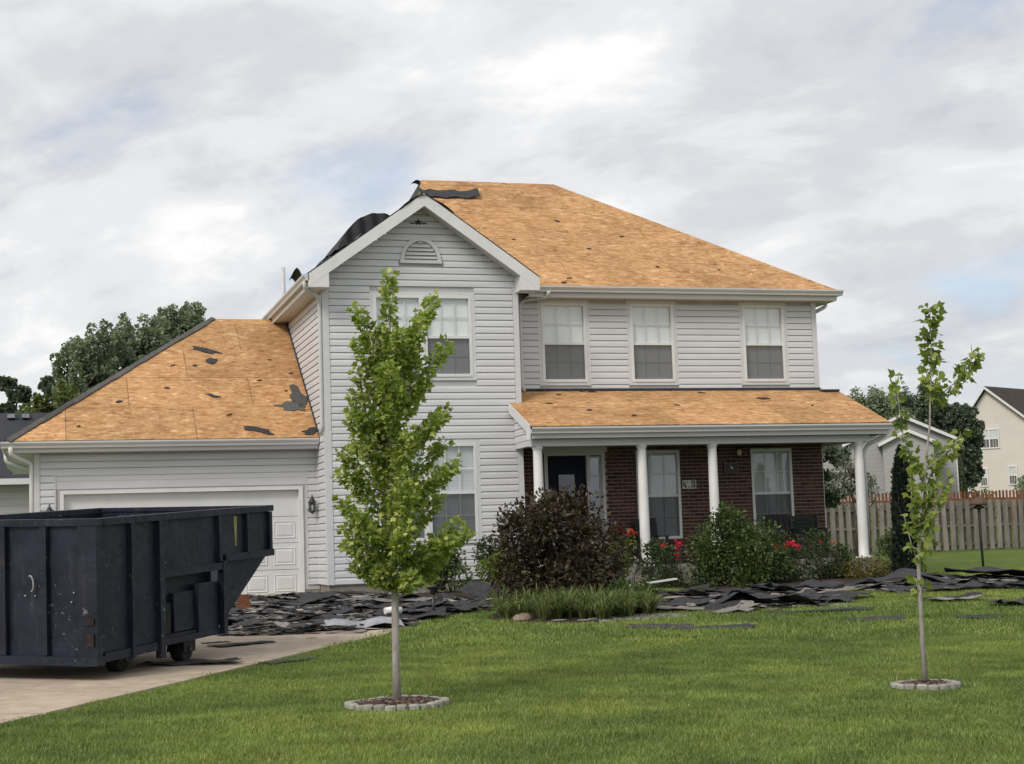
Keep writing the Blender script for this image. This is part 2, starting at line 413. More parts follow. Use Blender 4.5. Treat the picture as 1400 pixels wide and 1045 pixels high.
def m_screen():
    m, t, p, co, geo, out = newmat('insect_screen')
    tr = t.n('ShaderNodeBsdfTransparent')
    df = t.n('ShaderNodeBsdfDiffuse'); df.inputs['Color'].default_value = (0.09, 0.092, 0.1, 1)
    mx = t.n('ShaderNodeMixShader'); mx.inputs[0].default_value = 0.55
    t.l(tr.outputs[0], mx.inputs[1]); t.l(df.outputs[0], mx.inputs[2]); t.l(mx.outputs[0], out.inputs[0])
    return m
M['screen'] = m_screen()

def m_blind(name, col, scale):
    m, t, p, co, geo, out = newmat(name)
    s = t.n('ShaderNodeSeparateXYZ'); t.l(geo.outputs['Position'], s.inputs[0])
    fr = t.math('FRACT', t.math('MULTIPLY', s.outputs[2], scale))
    c = t.mix(t.ramp(fr, [(0.0, 0.0), (0.12, 1.0), (1.0, 0.85)]), tuple(x * 0.62 for x in col), col)
    t.l(c, p.inputs['Base Color'])
    p.inputs['Roughness'].default_value = 0.7
    bump(t, p, fr, 0.6, 0.01)
    return m
M['shade'] = simple('white_window_shade', (0.88, 0.89, 0.88), (0.83, 0.84, 0.83), 1.5, 0.8)
M['blind'] = m_blind('slatted_blind', (0.62, 0.65, 0.66), 18.0)

def m_bands(name, col, period, dark=0.72):
    """lap siding of far houses: the courses are thinner than a few pixels"""
    m, t, p, co, geo, out = newmat(name)
    s = t.n('ShaderNodeSeparateXYZ'); t.l(geo.outputs['Position'], s.inputs[0])
    fr = t.math('FRACT', t.math('MULTIPLY', s.outputs[2], 1.0 / period))
    n = t.noise(geo.outputs['Position'], 1.2, 3, 0.6)
    c = t.mix(t.ramp(n, [(0.3, 0.0), (0.7, 1.0)]), col, tuple(x * 0.92 for x in col))
    c = t.mix(t.ramp(fr, [(0.0, 1.0), (0.18, 0.0)]), c, tuple(x * dark for x in col))
    t.l(c, p.inputs['Base Color'])
    p.inputs['Roughness'].default_value = 0.6
    bump(t, p, fr, 0.5, 0.02)
    return m
M['far_grey'] = m_bands('grey_lap_siding_far', (0.38, 0.375, 0.37), 0.2)
M['far_grey2'] = m_bands('pale_grey_lap_siding_far', (0.60, 0.57, 0.58), 0.2)
M['far_beige'] = m_bands('beige_lap_siding_far', (0.70, 0.635, 0.585), 0.2, 0.84)


# ------------------------------------------------------------------ mesh builder + object helpers
WL = {}                                                    # world location of each parent made here


class MB:
    def __init__(s): s.v = []; s.f = []; s.sm = []
    def add(s, vs, fs, smooth=False):
        b = len(s.v)
        s.v += [tuple(x) for x in vs]
        s.f += [tuple(b + i for i in f) for f in fs]
        s.sm += [smooth] * len(fs)
        return s
    def box(s, x0, x1, y0, y1, z0, z1):
        return s.add([(x0, y0, z0), (x1, y0, z0), (x1, y1, z0), (x0, y1, z0), (x0, y0, z1), (x1, y0, z1), (x1, y1, z1), (x0, y1, z1)],
                     [(0, 3, 2, 1), (4, 5, 6, 7), (0, 1, 5, 4), (1, 2, 6, 5), (2, 3, 7, 6), (3, 0, 4, 7)])
    def prism(s, poly, ext):
        n = len(poly); e = Vector(ext)
        vs = [Vector(p) for p in poly] + [Vector(p) + e for p in poly]
        fs = [tuple(range(n))[::-1], tuple(range(n, 2 * n))] + [(i, (i + 1) % n, n + (i + 1) % n, n + i) for i in range(n)]
        return s.add(vs, fs)
    def bar(s, p, q, w, h, up=(0, 0, 1)):
        p = Vector(p); q = Vector(q); d = (q - p).normalized(); up = Vector(up)
        a = d.cross(up)
        if a.length < 1e-4: a = d.cross(Vector((1, 0, 0)))
        a.normalize(); b = a.cross(d).normalized()
        a *= w / 2; b *= h / 2
        return s.add([p - a - b, p + a - b, p + a + b, p - a + b, q - a - b, q + a - b, q + a + b, q - a + b],
                     [(0, 1, 2, 3), (7, 6, 5, 4), (0, 4, 5, 1), (1, 5, 6, 2), (2, 6, 7, 3), (3, 7, 4, 0)])
    def tube(s, pts, rad, n=8, caps=True):
        pts = [Vector(p) for p in pts]
        if isinstance(rad, (int, float)): rad = [rad] * len(pts)
        rings = []; a = None
        for i, p in enumerate(pts):
            d = (pts[min(i + 1, len(pts) - 1)] - pts[max(i - 1, 0)]).normalized()
            if a is None:
                a = d.cross(Vector((0, 0, 1)) if abs(d.z) < 0.9 else Vector((1, 0, 0))).normalized()
            else:
                a = (a - d * a.dot(d)).normalized()
            b = d.cross(a)
            rings.append([p + (a * math.cos(2 * math.pi * k / n) + b * math.sin(2 * math.pi * k / n)) * rad[i] for k in range(n)])
        vs = [v for r in rings for v in r]; fs = []
        for i in range(len(pts) - 1):
            for k in range(n):
                fs.append((i * n + k, i * n + (k + 1) % n, (i + 1) * n + (k + 1) % n, (i + 1) * n + k))
        s.add(vs, fs, True)
        if caps:
            b0 = len(s.v) - len(vs)
            s.f += [tuple(b0 + k for k in range(n))[::-1], tuple(b0 + (len(pts) - 1) * n + k for k in range(n))]
            s.sm += [False, False]
        return s
    def lathe(s, c, prof, n=16):
        """prof: list of (radius, z)"""
        return s.tube([(c[0], c[1], c[2] + z) for r, z in prof], [max(r, 1e-4) for r, z in prof], n)
    def mesh(s, name, mat, smooth=None):
        me = bpy.data.meshes.new(name)
        me.from_pydata(s.v, [], s.f)
        me.polygons.foreach_set('use_smooth', s.sm if smooth is None else [smooth] * len(s.f))
        me.materials.append(M[mat])
        me.update()
        return me
    def build(s, name, mat, parent=None, label=None, cat=None, group=None, kind=None, smooth=None, origin=None):
        v = np.array(s.v, float)
        if parent is not None: off = np.array(WL[parent.name])
        elif origin is not None: off = np.array(origin)
        else: off = np.array([(v[:, 0].min() + v[:, 0].max()) / 2, (v[:, 1].min() + v[:, 1].max()) / 2, v[:, 2].min()])
        me = bpy.data.meshes.new(name)
        me.from_pydata([tuple(x) for x in (v - off)], [], s.f)
        sm = s.sm if smooth is None else [smooth] * len(s.f)
        me.polygons.foreach_set('use_smooth', sm)
        me.materials.append(M[mat] if isinstance(mat, str) else mat)
        me.update()
        return link(name, me, parent, off, label, cat, group, kind)


def tag(o, label=None, cat=None, group=None, kind=None):
    if label: o['label'] = label
    if cat: o['category'] = cat
    if group: o['group'] = group
    if kind: o['kind'] = kind
    return o


def link(name, data, parent=None, loc=(0, 0, 0), label=None, cat=None, group=None, kind=None):
    o = bpy.data.objects.new(name, data)
    COL.objects.link(o)
    if parent is not None:
        o.parent = parent
        WL[o.name] = WL[parent.name]
    else:
        o.location = tuple(loc)
        WL[o.name] = tuple(loc)
    return tag(o, label, cat, group, kind)


def thing(name, label, cat, loc, group=None):
    return link(name, None, None, loc, label, cat, group)


def np_mesh(name, verts, faces):
    """verts (N,3), faces (M,k) of one size"""
    me = bpy.data.meshes.new(name)
    nv, (nf, k) = len(verts), faces.shape
    me.vertices.add(nv); me.vertices.foreach_set('co', np.ascontiguousarray(verts, dtype=np.float32).ravel())
    me.loops.add(nf * k); me.loops.foreach_set('vertex_index', np.ascontiguousarray(faces, dtype=np.int32).ravel())
    me.polygons.add(nf)
    me.polygons.foreach_set('loop_start', np.arange(0, nf * k, k, dtype=np.int32))
    me.polygons.foreach_set('loop_total', np.full(nf, k, dtype=np.int32))
    me.update(calc_edges=True)
    return me


LEAF = {
    'maple': (np.array([(0, 0, 0), (.34, .08, -.06), (.52, .46, -.12), (.25, .52, -.04), (0, 1, -.1), (-.25, .52, -.04), (-.52, .46, -.12), (-.34, .08, -.06)]),
              np.array([(0, 1, 2, 3, 4), (0, 4, 5, 6, 7)])),
    'oval': (np.array([(0, 0, 0), (.26, .3, -.05), (.2, .7, -.07), (0, 1, -.1), (-.2, .7, -.07), (-.26, .3, -.05)]),
             np.array([(0, 1, 2, 3), (0, 3, 4, 5)])),
    'needle': (np.array([(-.1, 0, 0), (.1, 0, 0), (.07, .6, .04), (-.03, 1, .0)]), np.array([(0, 1, 2, 3)])),
    'clump': (np.array([(0, 0, 0), (.4, .15, -.05), (.55, .6, -.15), (0, 1, -.1), (-.5, .7, -.12), (-.42, .2, -.02)]),
              np.array([(0, 1, 2, 3), (0, 3, 4, 5)])),
}


def leaf_verts(kind, pos, size, out=None, droop=0.35, flat=0.7):
    """one leaf at each pos; out (N,3) = the way it points; returns verts, faces"""
    tv, tf = LEAF[kind]
    n = len(pos)
    if out is None: out = rng.normal(size=(n, 3))
    d = out + rng.normal(size=(n, 3)) * 0.55
    d[:, 2] -= droop
    d /= np.linalg.norm(d, axis=1)[:, None] + 1e-9
    up = rng.normal(size=(n, 3)) * (1 - flat) * 1.5
    up[:, 2] += flat
    x = np.cross(d, up); x /= np.linalg.norm(x, axis=1)[:, None] + 1e-9
    z = np.cross(x, d)
    sz = size * rng.uniform(0.55, 1.4, n)
    v = pos[:, None, :] + sz[:, None, None] * (tv[None, :, 0, None] * x[:, None, :] + tv[None, :, 1, None] * d[:, None, :] + tv[None, :, 2, None] * z[:, None, :])
    f = tf[None, :, :] + (np.arange(n) * len(tv))[:, None, None]
    return v.reshape(-1, 3), f.reshape(-1, tf.shape[1])


def leaves(name, mat, parent, kind, pos, size, out=None, droop=0.35, flat=0.7):
    v, f = leaf_verts(kind, np.asarray(pos, float), size, out, droop, flat)
    me = np_mesh(name, v - np.array(WL[parent.name]), f)
    me.materials.append(M[mat])
    return link(name, me, parent)


def ball(n, r=1.0, shell=0.35):
    """points in a ball, biased to the outside"""
    d = rng.normal(size=(n, 3)); d /= np.linalg.norm(d, axis=1)[:, None]
    return d * (r * rng.uniform(shell, 1, n) ** 0.5)[:, None], d


# ================================================================== THE SETTING
def ground_sheet():
    xs = [-400, -120, -60, -30, -15, -8, 0, 8, 16, 30, 60, 120, 400]
    ys = sorted(set(_GY + [-45, -25, -20, -10, -6, 4, 10, 15, 45, 70, 200]))
    v = []; f = []
    for y in ys:
        for x in xs: v.append((x, y, g(y)))
    nx = len(xs)
    for j in range(len(ys) - 1):
        for i in range(nx - 1):
            a = j * nx + i
            f.append((a, a + 1, a + nx + 1, a + nx))
    b = MB(); b.add(v, f)
    return b.build('lawn', 'lawn', kind='structure', origin=(0, 0, 0))
ground_sheet()


def lerp_path(path, t):
    """point at parameter t (0..1 by length) on a 2-D polyline"""
    L = [0]
    for a, b in zip(path, path[1:]): L.append(L[-1] + math.dist(a, b))
    s = t * L[-1]
    for i in range(len(path) - 1):
        if s <= L[i + 1] or i == len(path) - 2:
            u = (s - L[i]) / (L[i + 1] - L[i])
            return (path[i][0] + (path[i + 1][0] - path[i][0]) * u, path[i][1] + (path[i + 1][1] - path[i][1]) * u)


def paved_strip(name, right, left, cuts, lift, nsub=6, gap=0.006, slabname='concrete_slab'):
    root = link(name, None, None, (0, 0, 0), kind='structure')
    for t0, t1 in zip(cuts, cuts[1:]):
        b = MB(); rows = []
        for k in range(nsub + 1):
            t = t0 + gap * 0.5 + (t1 - t0 - gap) * k / nsub
            rows.append((lerp_path(right, t), lerp_path(left, t)))
        v = []
        for r, l in rows:
            for q in range(5):
                p = (r[0] + (l[0] - r[0]) * q / 4, r[1] + (l[1] - r[1]) * q / 4)
                v.append((p[0], p[1], g(p[1]) + lift)); v.append((p[0], p[1], g(p[1]) - 0.12))
        f = []
        for k in range(nsub):
            for q in range(4):
                a = (k * 5 + q) * 2; c = a + 10
                f.append((a, a + 2, c + 2, c))
            a = k * 10; f.append((a, a + 10, a + 11, a + 1))
            a = k * 10 + 8; f.append((a, a + 1, a + 11, a + 10))
        for base in (0, nsub * 10):
            for q in range(4):
                a = base + q * 2
                f.append((a, a + 1, a + 3, a + 2) if base == 0 else (a, a + 2, a + 3, a + 1))
        b.add(v, f)
        b.build(slabname, 'concrete', root)
    return root


DRIVE_R = [(-13.2, -29.0), (-9.0, -22.4), (-7.5, -20.0), (-5.63, -17.04), (-4.37, -15.04), (-2.57, -12.24), (-0.99, -9.97), (-0.1, -8.25), (0.30, -7.3), (0.32, -5.0), (0.22, -2.4), (0.05, -0.05)]
DRIVE_L = [(-20.5, -24.5), (-15.8, -18.0), (-14, -15.8), (-11.8, -12.9), (-10.6, -11.2), (-8.8, -8.4), (-7.3, -6.0), (-6.4, -4.2), (-6.0, -3.2), (-5.6, -2.2), (-5.4, -0.6), (-5.3, 1.0)]
paved_strip('driveway', DRIVE_R, DRIVE_L, [0.0, 0.17, 0.33, 0.45, 0.575, 0.72, 0.86, 1.0], 0.02, 8, 0.002)
APRON = MB().add([(-5.3, 0.98, g(1) + 0.02), (-0.02, 0.02, g(0) + 0.02), (-0.02, 1.4, g(1) + 0.02), (-5.3, 1.4, g(1) + 0.02)], [(0, 1, 2, 3)])
APRON.build('driveway_apron', 'concrete', kind='structure', origin=(0, 0, 0))
WALK_R = [(0.31, -7.35), (1.25, -6.5), (2.2, -5.3), (3.6, -4.0), (4.9, -3.0), (5.4, -2.6)]
WALK_L = [(0.33, -5.9), (0.9, -5.4), (1.6, -4.3), (2.9, -3.0), (4.2, -2.1), (4.7, -1.75)]
paved_strip('walkway', WALK_R, WALK_L, [0, 0.25, 0.5, 0.75, 1.0], 0.018, 4, 0.006)


def patch(name, poly, mat, lift, kind='structure'):
    """a bed lying on the ground: fan over an outline, following the ground"""
    cx = sum(p[0] for p in poly) / len(poly); cy = sum(p[1] for p in poly) / len(poly)
    v = [(cx, cy, g(cy) + lift + 0.03)]
    n = len(poly)
    for s, dz in ((0.55, 0.02), (0.93, 0.0), (1.0, -0.03)):
        for x, y in poly:
            X = cx + (x - cx) * s; Y = cy + (y - cy) * s
            v.append((X, Y, g(Y) + lift + dz))
    f = [(0, 1 + i, 1 + (i + 1) % n) for i in range(n)]
    for r in range(2):
        for i in range(n):
            f.append((1 + r * n + i, 1 + (r + 1) * n + i, 1 + (r + 1) * n + (i + 1) % n, 1 + r * n + (i + 1) % n))
    return MB().add(v, f).build(name, mat, kind=kind, origin=(0, 0, 0))


def blob(cx, cy, rx, ry, rot=0, n=28, jit=0.06, seed=1):
    r = random.Random(seed); out = []
    for i in range(n):
        a = 2 * math.pi * i / n; k = 1 + r.uniform(-jit, jit)
        x = rx * k * math.cos(a); y = ry * k * math.sin(a)
        out.append((cx + x * math.cos(rot) - y * math.sin(rot), cy + x * math.sin(rot) + y * math.cos(rot)))
    return out


BEDS = [blob(2.2, -7.9, 1.25, 1.9, -0.35, seed=3),
        [(5.5, -1.3), (6.0, -4.3), (7.2, -5.2), (8.6, -4.9), (9.8, -4.0), (11.0, -3.6), (12.2, -2.9), (12.4, -1.2), (11.5, -0.4), (11.4, 0.9), (11.0, 0.9), (11.0, -1.2)],
        [(0.42, -0.02), (0.5, -2.6), (0.62, -4.6), (1.3, -4.0), (2.6, -2.7), (3.9, -1.9), (4.6, -1.45), (3.9, -0.02)]]
patch('garden_bed', BEDS[0], 'soil', 0.02)
patch('garden_bed', BEDS[1], 'soil', 0.02)
patch('garden_bed', BEDS[2], 'soil', 0.02)


# ================================================================== THE HOUSE
HOUSE = thing('house', 'two-storey grey vinyl-sided house with stripped plywood roof and brick porch', 'house', (4.0, 4.0, -0.22))
W1, W2 = 3.935, 10.957                 # gable block and whole house, right corners
YM, YG = 0.76, 1.095                   # main wall, garage wall (the gable wall stands at y = 0)
GX = -5.40                             # garage left corner
SID = 0.132                            # siding exposure


def part(mb, name, mat, parent=HOUSE, **kw): return mb.build(name, mat, parent, **kw)


def wall_holes(a0, a1, z0, z1, holes, mk):
    """boxes of a wall around its openings; mk(a0, a1, z0, z1) adds one box"""
    zs = sorted({z0, z1, *[max(z0, min(z1, h[2])) for h in holes], *[max(z0, min(z1, h[3])) for h in holes]})
    for u, v in zip(zs, zs[1:]):
        if v - u < 1e-6: continue
        cuts = sorted([(h[0], h[1]) for h in holes if h[2] < v - 1e-6 and h[3] > u + 1e-6])
        a = a0
        for c0, c1 in cuts:
            if c0 > a: mk(a, c0, u, v)
            a = max(a, c1)
        if a < a1: mk(a, a1, u, v)


def board(parent, p, q, z, h, nrm, off=0.028, mat='siding', ql=0.0):
    """one siding course from p to q (2-D), hanging proud of the wall, with the dark lap joint left open below the next"""
    n = Vector((nrm[0], nrm[1], 0))
    P = Vector((p[0], p[1], 0)); Q = Vector((q[0], q[1], 0))
    zt = z + h - 0.0145
    prof = [(0.0, z), (off, z), (off * 0.92, z + h * 0.55), (off * 0.5, zt), (0.0, zt)]
    v = [P + n * o + Vector((0, 0, zz)) for o, zz in prof] + [Q + n * o + Vector((0, 0, zz)) for o, zz in prof]
    k = len(prof)
    f = [(i, i + 1, k + i + 1, k + i) for i in range(k - 1)] + [tuple(range(k))[::-1], tuple(range(k, 2 * k))]
    return MB().add(v, f).build('siding_board', mat, parent)


def courses(parent, a0, a1, z0, z1, holes, at, nrm, limit=None):
    """fill a wall with siding courses; at(a) -> 2-D point; limit(z) -> (lo, hi) clip"""
    n = int(round((z1 - z0) / SID))
    for k in range(n):
        z = z0 + k * SID
        lo, hi = a0, a1
        if limit:
            l = limit(z)
            lo, hi = max(lo, l[0]), min(hi, l[1])
        if hi - lo < 0.1: continue
        cuts = sorted([(h[0], h[1]) for h in holes if h[2] < z + SID - 0.02 and h[3] > z + 0.02])
        a = lo
        for c0, c1 in cuts:
            if c0 - a > 0.03: board(parent, at(a), at(min(c0, hi)), z, SID, nrm)
            a = max(a, c1)
        if hi - a > 0.03: board(parent, at(a), at(hi), z, SID, nrm)


# --- openings (x0, x1, z0, z1), outer edges of the white frames
WIN_GU = [(0.98, 1.955, 4.0, 5.63), (1.995, 2.97, 4.0, 5.63)]
WIN_GL = [(0.98, 1.955, 0.78, 2.68), (1.995, 2.985, 0.78, 2.68)]
WIN_M = [(4.668, 5.654, 3.967, 5.629), (6.633, 7.619, 3.967, 5.629), (9.213, 10.199, 3.967, 5.629)]
WIN_P = [(6.64, 7.62, 0.66, 2.52), (9.26, 10.22, 0.66, 2.52)]
DOOR = (4.63, 5.96, 0.15, 2.50)
JC = 0.07                                                   # channel trim round a window


def grow(r, d): return (r[0] - d, r[1] + d, r[2] - d, r[3] + d)


# --- gable wall (y = 0) with its triangle
gw = MB()
wall_holes(0.0, W1, -0.02, 5.95, WIN_GU + WIN_GL, lambda a, b, c, d: gw.box(a, b, 0.0, 0.14, c, d))
gw.prism([(0.0, 0.0, 5.95), (W1, 0.0, 5.95), (W1 / 2, 0.0, 5.95 + W1 / 2 * 0.708)], (0, 0.14, 0))
GW = part(gw, 'gable_wall', 'siding_groove')
VENT = (1.54, 2.38, 6.27, 6.80)
gu = (WIN_GU[0][0] - JC, WIN_GU[1][1] + JC, 4.0 - JC, 5.63 + JC)
gl = (WIN_GL[0][0] - JC, WIN_GL[1][1] + JC, 0.78 - JC, 2.68 + JC)
courses(GW, 0.10, W1 - 0.10, 0.0, 5.81, [gu, gl], lambda a: (a, 0.0), (0, -1))
def vent_cuts():
    out = []
    for k in range(44, 56):
        z = k * SID
        q = 1 - max(0.0, (z + 0.05 - 6.31) / (0.335 * 1.15 + 0.075)) ** 2
        if z + SID > 6.25 and q > 0:
            h = (0.335 + 0.075) * math.sqrt(q) if z > 6.26 else 0.46
            out.append((1.96 - h + 0.01, 1.96 + h - 0.01, z, z + SID))
    return out
courses(GW, 0.0, W1, 44 * SID, 7.52, vent_cuts(), lambda a: (a, 0.0), (0, -1),
        lambda z: ((z - 6.006) / 0.708 - 0.03, W1 - (z - 6.006) / 0.708 + 0.03))
# --- left side wall of the gable block (x = 0)
lw = MB().box(0.0, 0.14, 0.15, 9.3, -0.02, 5.8)
LW = part(lw, 'side_wall', 'siding_groove')
courses(LW, 0.10, 6.2, 0.0, 5.68, [], lambda a: (0.0, a), (-1, 0))
# --- main wall, upper floor
mw = MB()
wall_holes(W1 + 0.01, W2, 2.9, 5.8, WIN_M, lambda a, b, c, d: mw.box(a, b, YM, YM + 0.14, c, d))
MW = part(mw, 'main_wall', 'siding_groove')
courses(MW, W1 + 0.02, W2 - 0.10, 3.79, 5.66, [grow(r, JC) for r in WIN_M], lambda a: (a, YM), (0, -1))
rw = MB().box(W2 - 0.14, W2, YM + 0.15, 9.3, -0.2, 5.8)
part(rw, 'right_wall', 'siding')
bw = MB().box(0.15, W2 - 0.15, 9.15, 9.3, -0.2, 5.8).box(GX + 0.02, 0.0, 8.85, 9.0, -0.2, 2.75)
part(bw, 'rear_wall', 'siding')
# --- garage wall
GD = (-4.879, -0.389, -0.215, 1.878)                        # garage door opening
ga = MB()
wall_holes(GX, 0.0, -0.10, 2.76, [(GD[0] - 0.08, GD[1] + 0.08, -0.3, GD[3] + 0.08)], lambda a, b, c, d: ga.box(a, b, YG, YG + 0.14, c, d))
GA = part(ga, 'garage_wall', 'siding_groove')
jt = (GD[0] - 0.15, GD[1] + 0.15, -0.3, 2.24)
courses(GA, GX + 0.09, -0.03, 0.0, 2.70, [jt], lambda a: (a, YG), (0, -1))
part(MB().box(GX, GX + 0.14, YG + 0.15, 9.0, -0.2, 2.76), 'garage_side_wall', 'siding')
# flat panel over the garage door
pn = MB().box(GD[0] - 0.15, GD[1] + 0.15, YG - 0.012, YG, GD[3] + 0.10, 2.235)
part(pn, 'door_header_panel', 'siding')
jb = MB().box(GD[0] - 0.17, GD[1] + 0.17, YG - 0.03, YG, 2.235, 2.265)
jb.box(GD[0] - 0.17, GD[0] - 0.145, YG - 0.03, YG, 0, 2.234).box(GD[1] + 0.145, GD[1] + 0.17, YG - 0.03, YG, 0, 2.234)
jb.box(GD[0] - 0.1449, GD[1] + 0.1449, YG - 0.018, YG - 0.013, 2.13, 2.14)
part(jb, 'channel_trim', 'siding')
# --- corner boards
for n, (x0, x1, y0, y1, z0, z1) in enumerate([(-0.032, 0.095, -0.034, 0.0, -0.01, 5.80), (-0.034, 0.0, 0.0005, 0.09, -0.01, 5.70),
                                              (W1 - 0.095, W1 + 0.02, -0.034, 0.0, -0.01, 5.80), (W1, W1 + 0.02, 0.0005, YM, 2.6, 5.75),
                                              (W2 - 0.095, W2 + 0.02, YM - 0.034, YM, 3.70, 5.70), (W2 + 0.0005, W2 + 0.021, YM + 0.0005, YM + 0.09, -0.1, 5.70),
                                              (GX - 0.02, GX + 0.085, YG - 0.034, YG, -0.05, 2.72), (-0.030, -0.005, YG - 0.030, YG, 0.0, 2.72)]):
    part(MB().box(x0, x1, y0, y1, z0, z1), 'corner_board', 'siding' if n not in (6,) else 'fascia')
# --- foundations
fd = MB().box(0.02, W1 - 0.01, 0.015, 0.3, -0.5, -0.021)
part(fd, 'foundation', 'foundation')
part(MB().box(0.012, 0.019, 0.02, YG, -0.5, -0.021), 'foundation', 'foundation')
part(MB().box(-0.30, 0.011, YG + 0.01, YG + 0.2, -0.5, -0.001).box(GX + 0.01, GD[0] - 0.1, YG + 0.01, YG + 0.2, -0.5, -0.001), 'foundation', 'foundation')


# --- windows
def window(r, Y, cover='shade', bare=False, front=False):
    x0, x1, z0, z1 = r
    win = link('window', None, HOUSE)
    fwid, mid = 0.058, z0 + (z1 - z0) * 0.487
    fr = MB()
    fy0, fy1 = Y - 0.036, Y + 0.07
    fr.box(x0, x0 + fwid, fy0, fy1, z0, z1).box(x1 - fwid, x1, fy0, fy1, z0, z1)
    fr.box(x0 + fwid, x1 - fwid, fy0 + 0.001, fy1, z1 - fwid, z1).box(x0 + fwid, x1 - fwid, fy0 - 0.008, fy1, z0, z0 + fwid)
    fr.build('window_frame', 'trim', win)
    i0, i1 = x0 + fwid, x1 - fwid
    MB().box(i0, i1, Y - 0.012, Y + 0.05, mid - 0.026, mid + 0.026).build('meeting_rail', 'trim', win)
    MB().add([(i0, Y + 0.012, mid), (i1, Y + 0.012, mid), (i1, Y + 0.012, z1 - fwid), (i0, Y + 0.012, z1 - fwid)], [(0, 1, 2, 3)]).build('upper_pane', 'glass', win)
    MB().add([(i0, Y + 0.040, z0 + fwid), (i1, Y + 0.040, z0 + fwid), (i1, Y + 0.040, mid), (i0, Y + 0.040, mid)], [(0, 1, 2, 3)]).build('lower_pane', 'glass', win)
    gr = MB()
    for zz0, zz1, yy in ((mid + 0.026, z1 - fwid, Y + (0.004 if front else 0.016)), (z0 + fwid, mid - 0.026, Y + (0.004 if front else 0.044))):
        for k in (1, 2):
            xx = i0 + (i1 - i0) * k / 3
            gr.box(xx - 0.011, xx + 0.011, yy, yy + 0.006, zz0, zz1)
        zc = (zz0 + zz1) / 2
        gr.box(i0, i1, yy + 0.0005, yy + 0.0055, zc - 0.011, zc + 0.011)
    gr.build('muntin_grille', 'grille', win)
    MB().box(i0 + 0.004, i1 - 0.004, Y + 0.056, Y + 0.06, z0 + 0.02, z1 - 0.02).build('window_blind', cover, win)
    MB().add([(i0, Y - 0.006, z0 + fwid), (i1, Y - 0.006, z0 + fwid), (i1, Y - 0.006, mid - 0.026), (i0, Y - 0.006, mid - 0.026)], [(0, 1, 2, 3)]).build('insect_screen', 'screen', win)
    MB().box(x0 - 0.05, x1 + 0.05, Y + 0.3, Y + 0.31, z0 - 0.05, z1 + 0.05).build('room_backing', 'interior', win)
    if not bare:
        ch = MB()
        a0, a1, b0, b1 = x0 - JC, x1 + JC, z0 - JC, z1 + JC
        ch.box(a0, x0, Y - 0.026, Y, b0, b1).box(x1, a1, Y - 0.026, Y, b0, b1)
        ch.box(x0, x1, Y - 0.0262, Y, z1, b1).box(x0, x1, Y - 0.0262, Y, b0, z0)
        ch.build('channel_trim', 'siding', win)
    return win


for pair, cov in ((WIN_GU, 'shade'), (WIN_GL, 'blind')):
    for r in pair: window(r, 0.0, cov, bare=True, front=(cov == 'blind'))
    x0, x1, z0, z1 = pair[0][0], pair[1][1], pair[0][2], pair[0][3]
    ch = MB().box(x0 - JC, x0, -0.028, 0, z0 - JC, z1 + JC).box(x1, x1 + JC, -0.028, 0, z0 - JC, z1 + JC)
    ch.box(x0, x1, -0.0282, 0, z1, z1 + JC).box(x0, x1, -0.0282, 0, z0 - JC, z0)
    part(ch, 'channel_trim', 'siding')
    part(MB().box(pair[0][1] - 0.002, pair[1][0] + 0.002, -0.045, 0.06, z0 + 0.001, z1 - 0.001), 'window_mullion', 'trim')
for r in WIN_M: window(r, YM, 'shade')
for r in WIN_P: window(r, YM, 'blind', bare=True, front=True)

# --- half-round louvred vent
vc, vz, vr = 1.96, 6.33, 0.335
vent = link('gable_vent', None, HOUSE)
arch = MB()
N_ = 20
for k in range(N_):
    a0, a1 = math.pi * k / N_, math.pi * (k + 1) / N_
    pts = [(vc + vr * math.cos(a0), -0.062, vz + vr * 1.15 * math.sin(a0)), (vc + (vr + 0.075) * math.cos(a0), -0.062, vz + (vr * 1.15 + 0.075) * math.sin(a0)),
           (vc + (vr + 0.075) * math.cos(a1), -0.062, vz + (vr * 1.15 + 0.075) * math.sin(a1)), (vc + vr * math.cos(a1), -0.062, vz + vr * 1.15 * math.sin(a1))]
    arch.prism(pts, (0, 0.055, 0))
arch.box(vc - vr - 0.09, vc + vr + 0.09, -0.066, -0.005, vz - 0.065, vz - 0.001)
arch.build('vent_surround', 'fascia', vent)
for k in range(5):
    z = vz + 0.03 + k * 0.078
    hw = vr * math.sqrt(max(0.02, 1 - ((z + 0.04 - vz) / (vr * 1.15)) ** 2)) - 0.005
    MB().prism([(vc - hw, -0.055, z), (vc - hw, -0.012, z + 0.062), (vc - hw, -0.006, z + 0.055), (vc - hw, -0.045, z - 0.006)], (2 * hw, 0, 0)).build('vent_louver', 'fascia', vent)
vb = MB()
vb.add([(vc, -0.008, vz)] + [(vc + vr * math.cos(math.pi * k / 16), -0.008, vz + vr * 1.15 * math.sin(math.pi * k / 16)) for k in range(17)], [(0, k + 1, k + 2) for k in range(16)])
vb.build('vent_backing', 'siding_groove', vent)

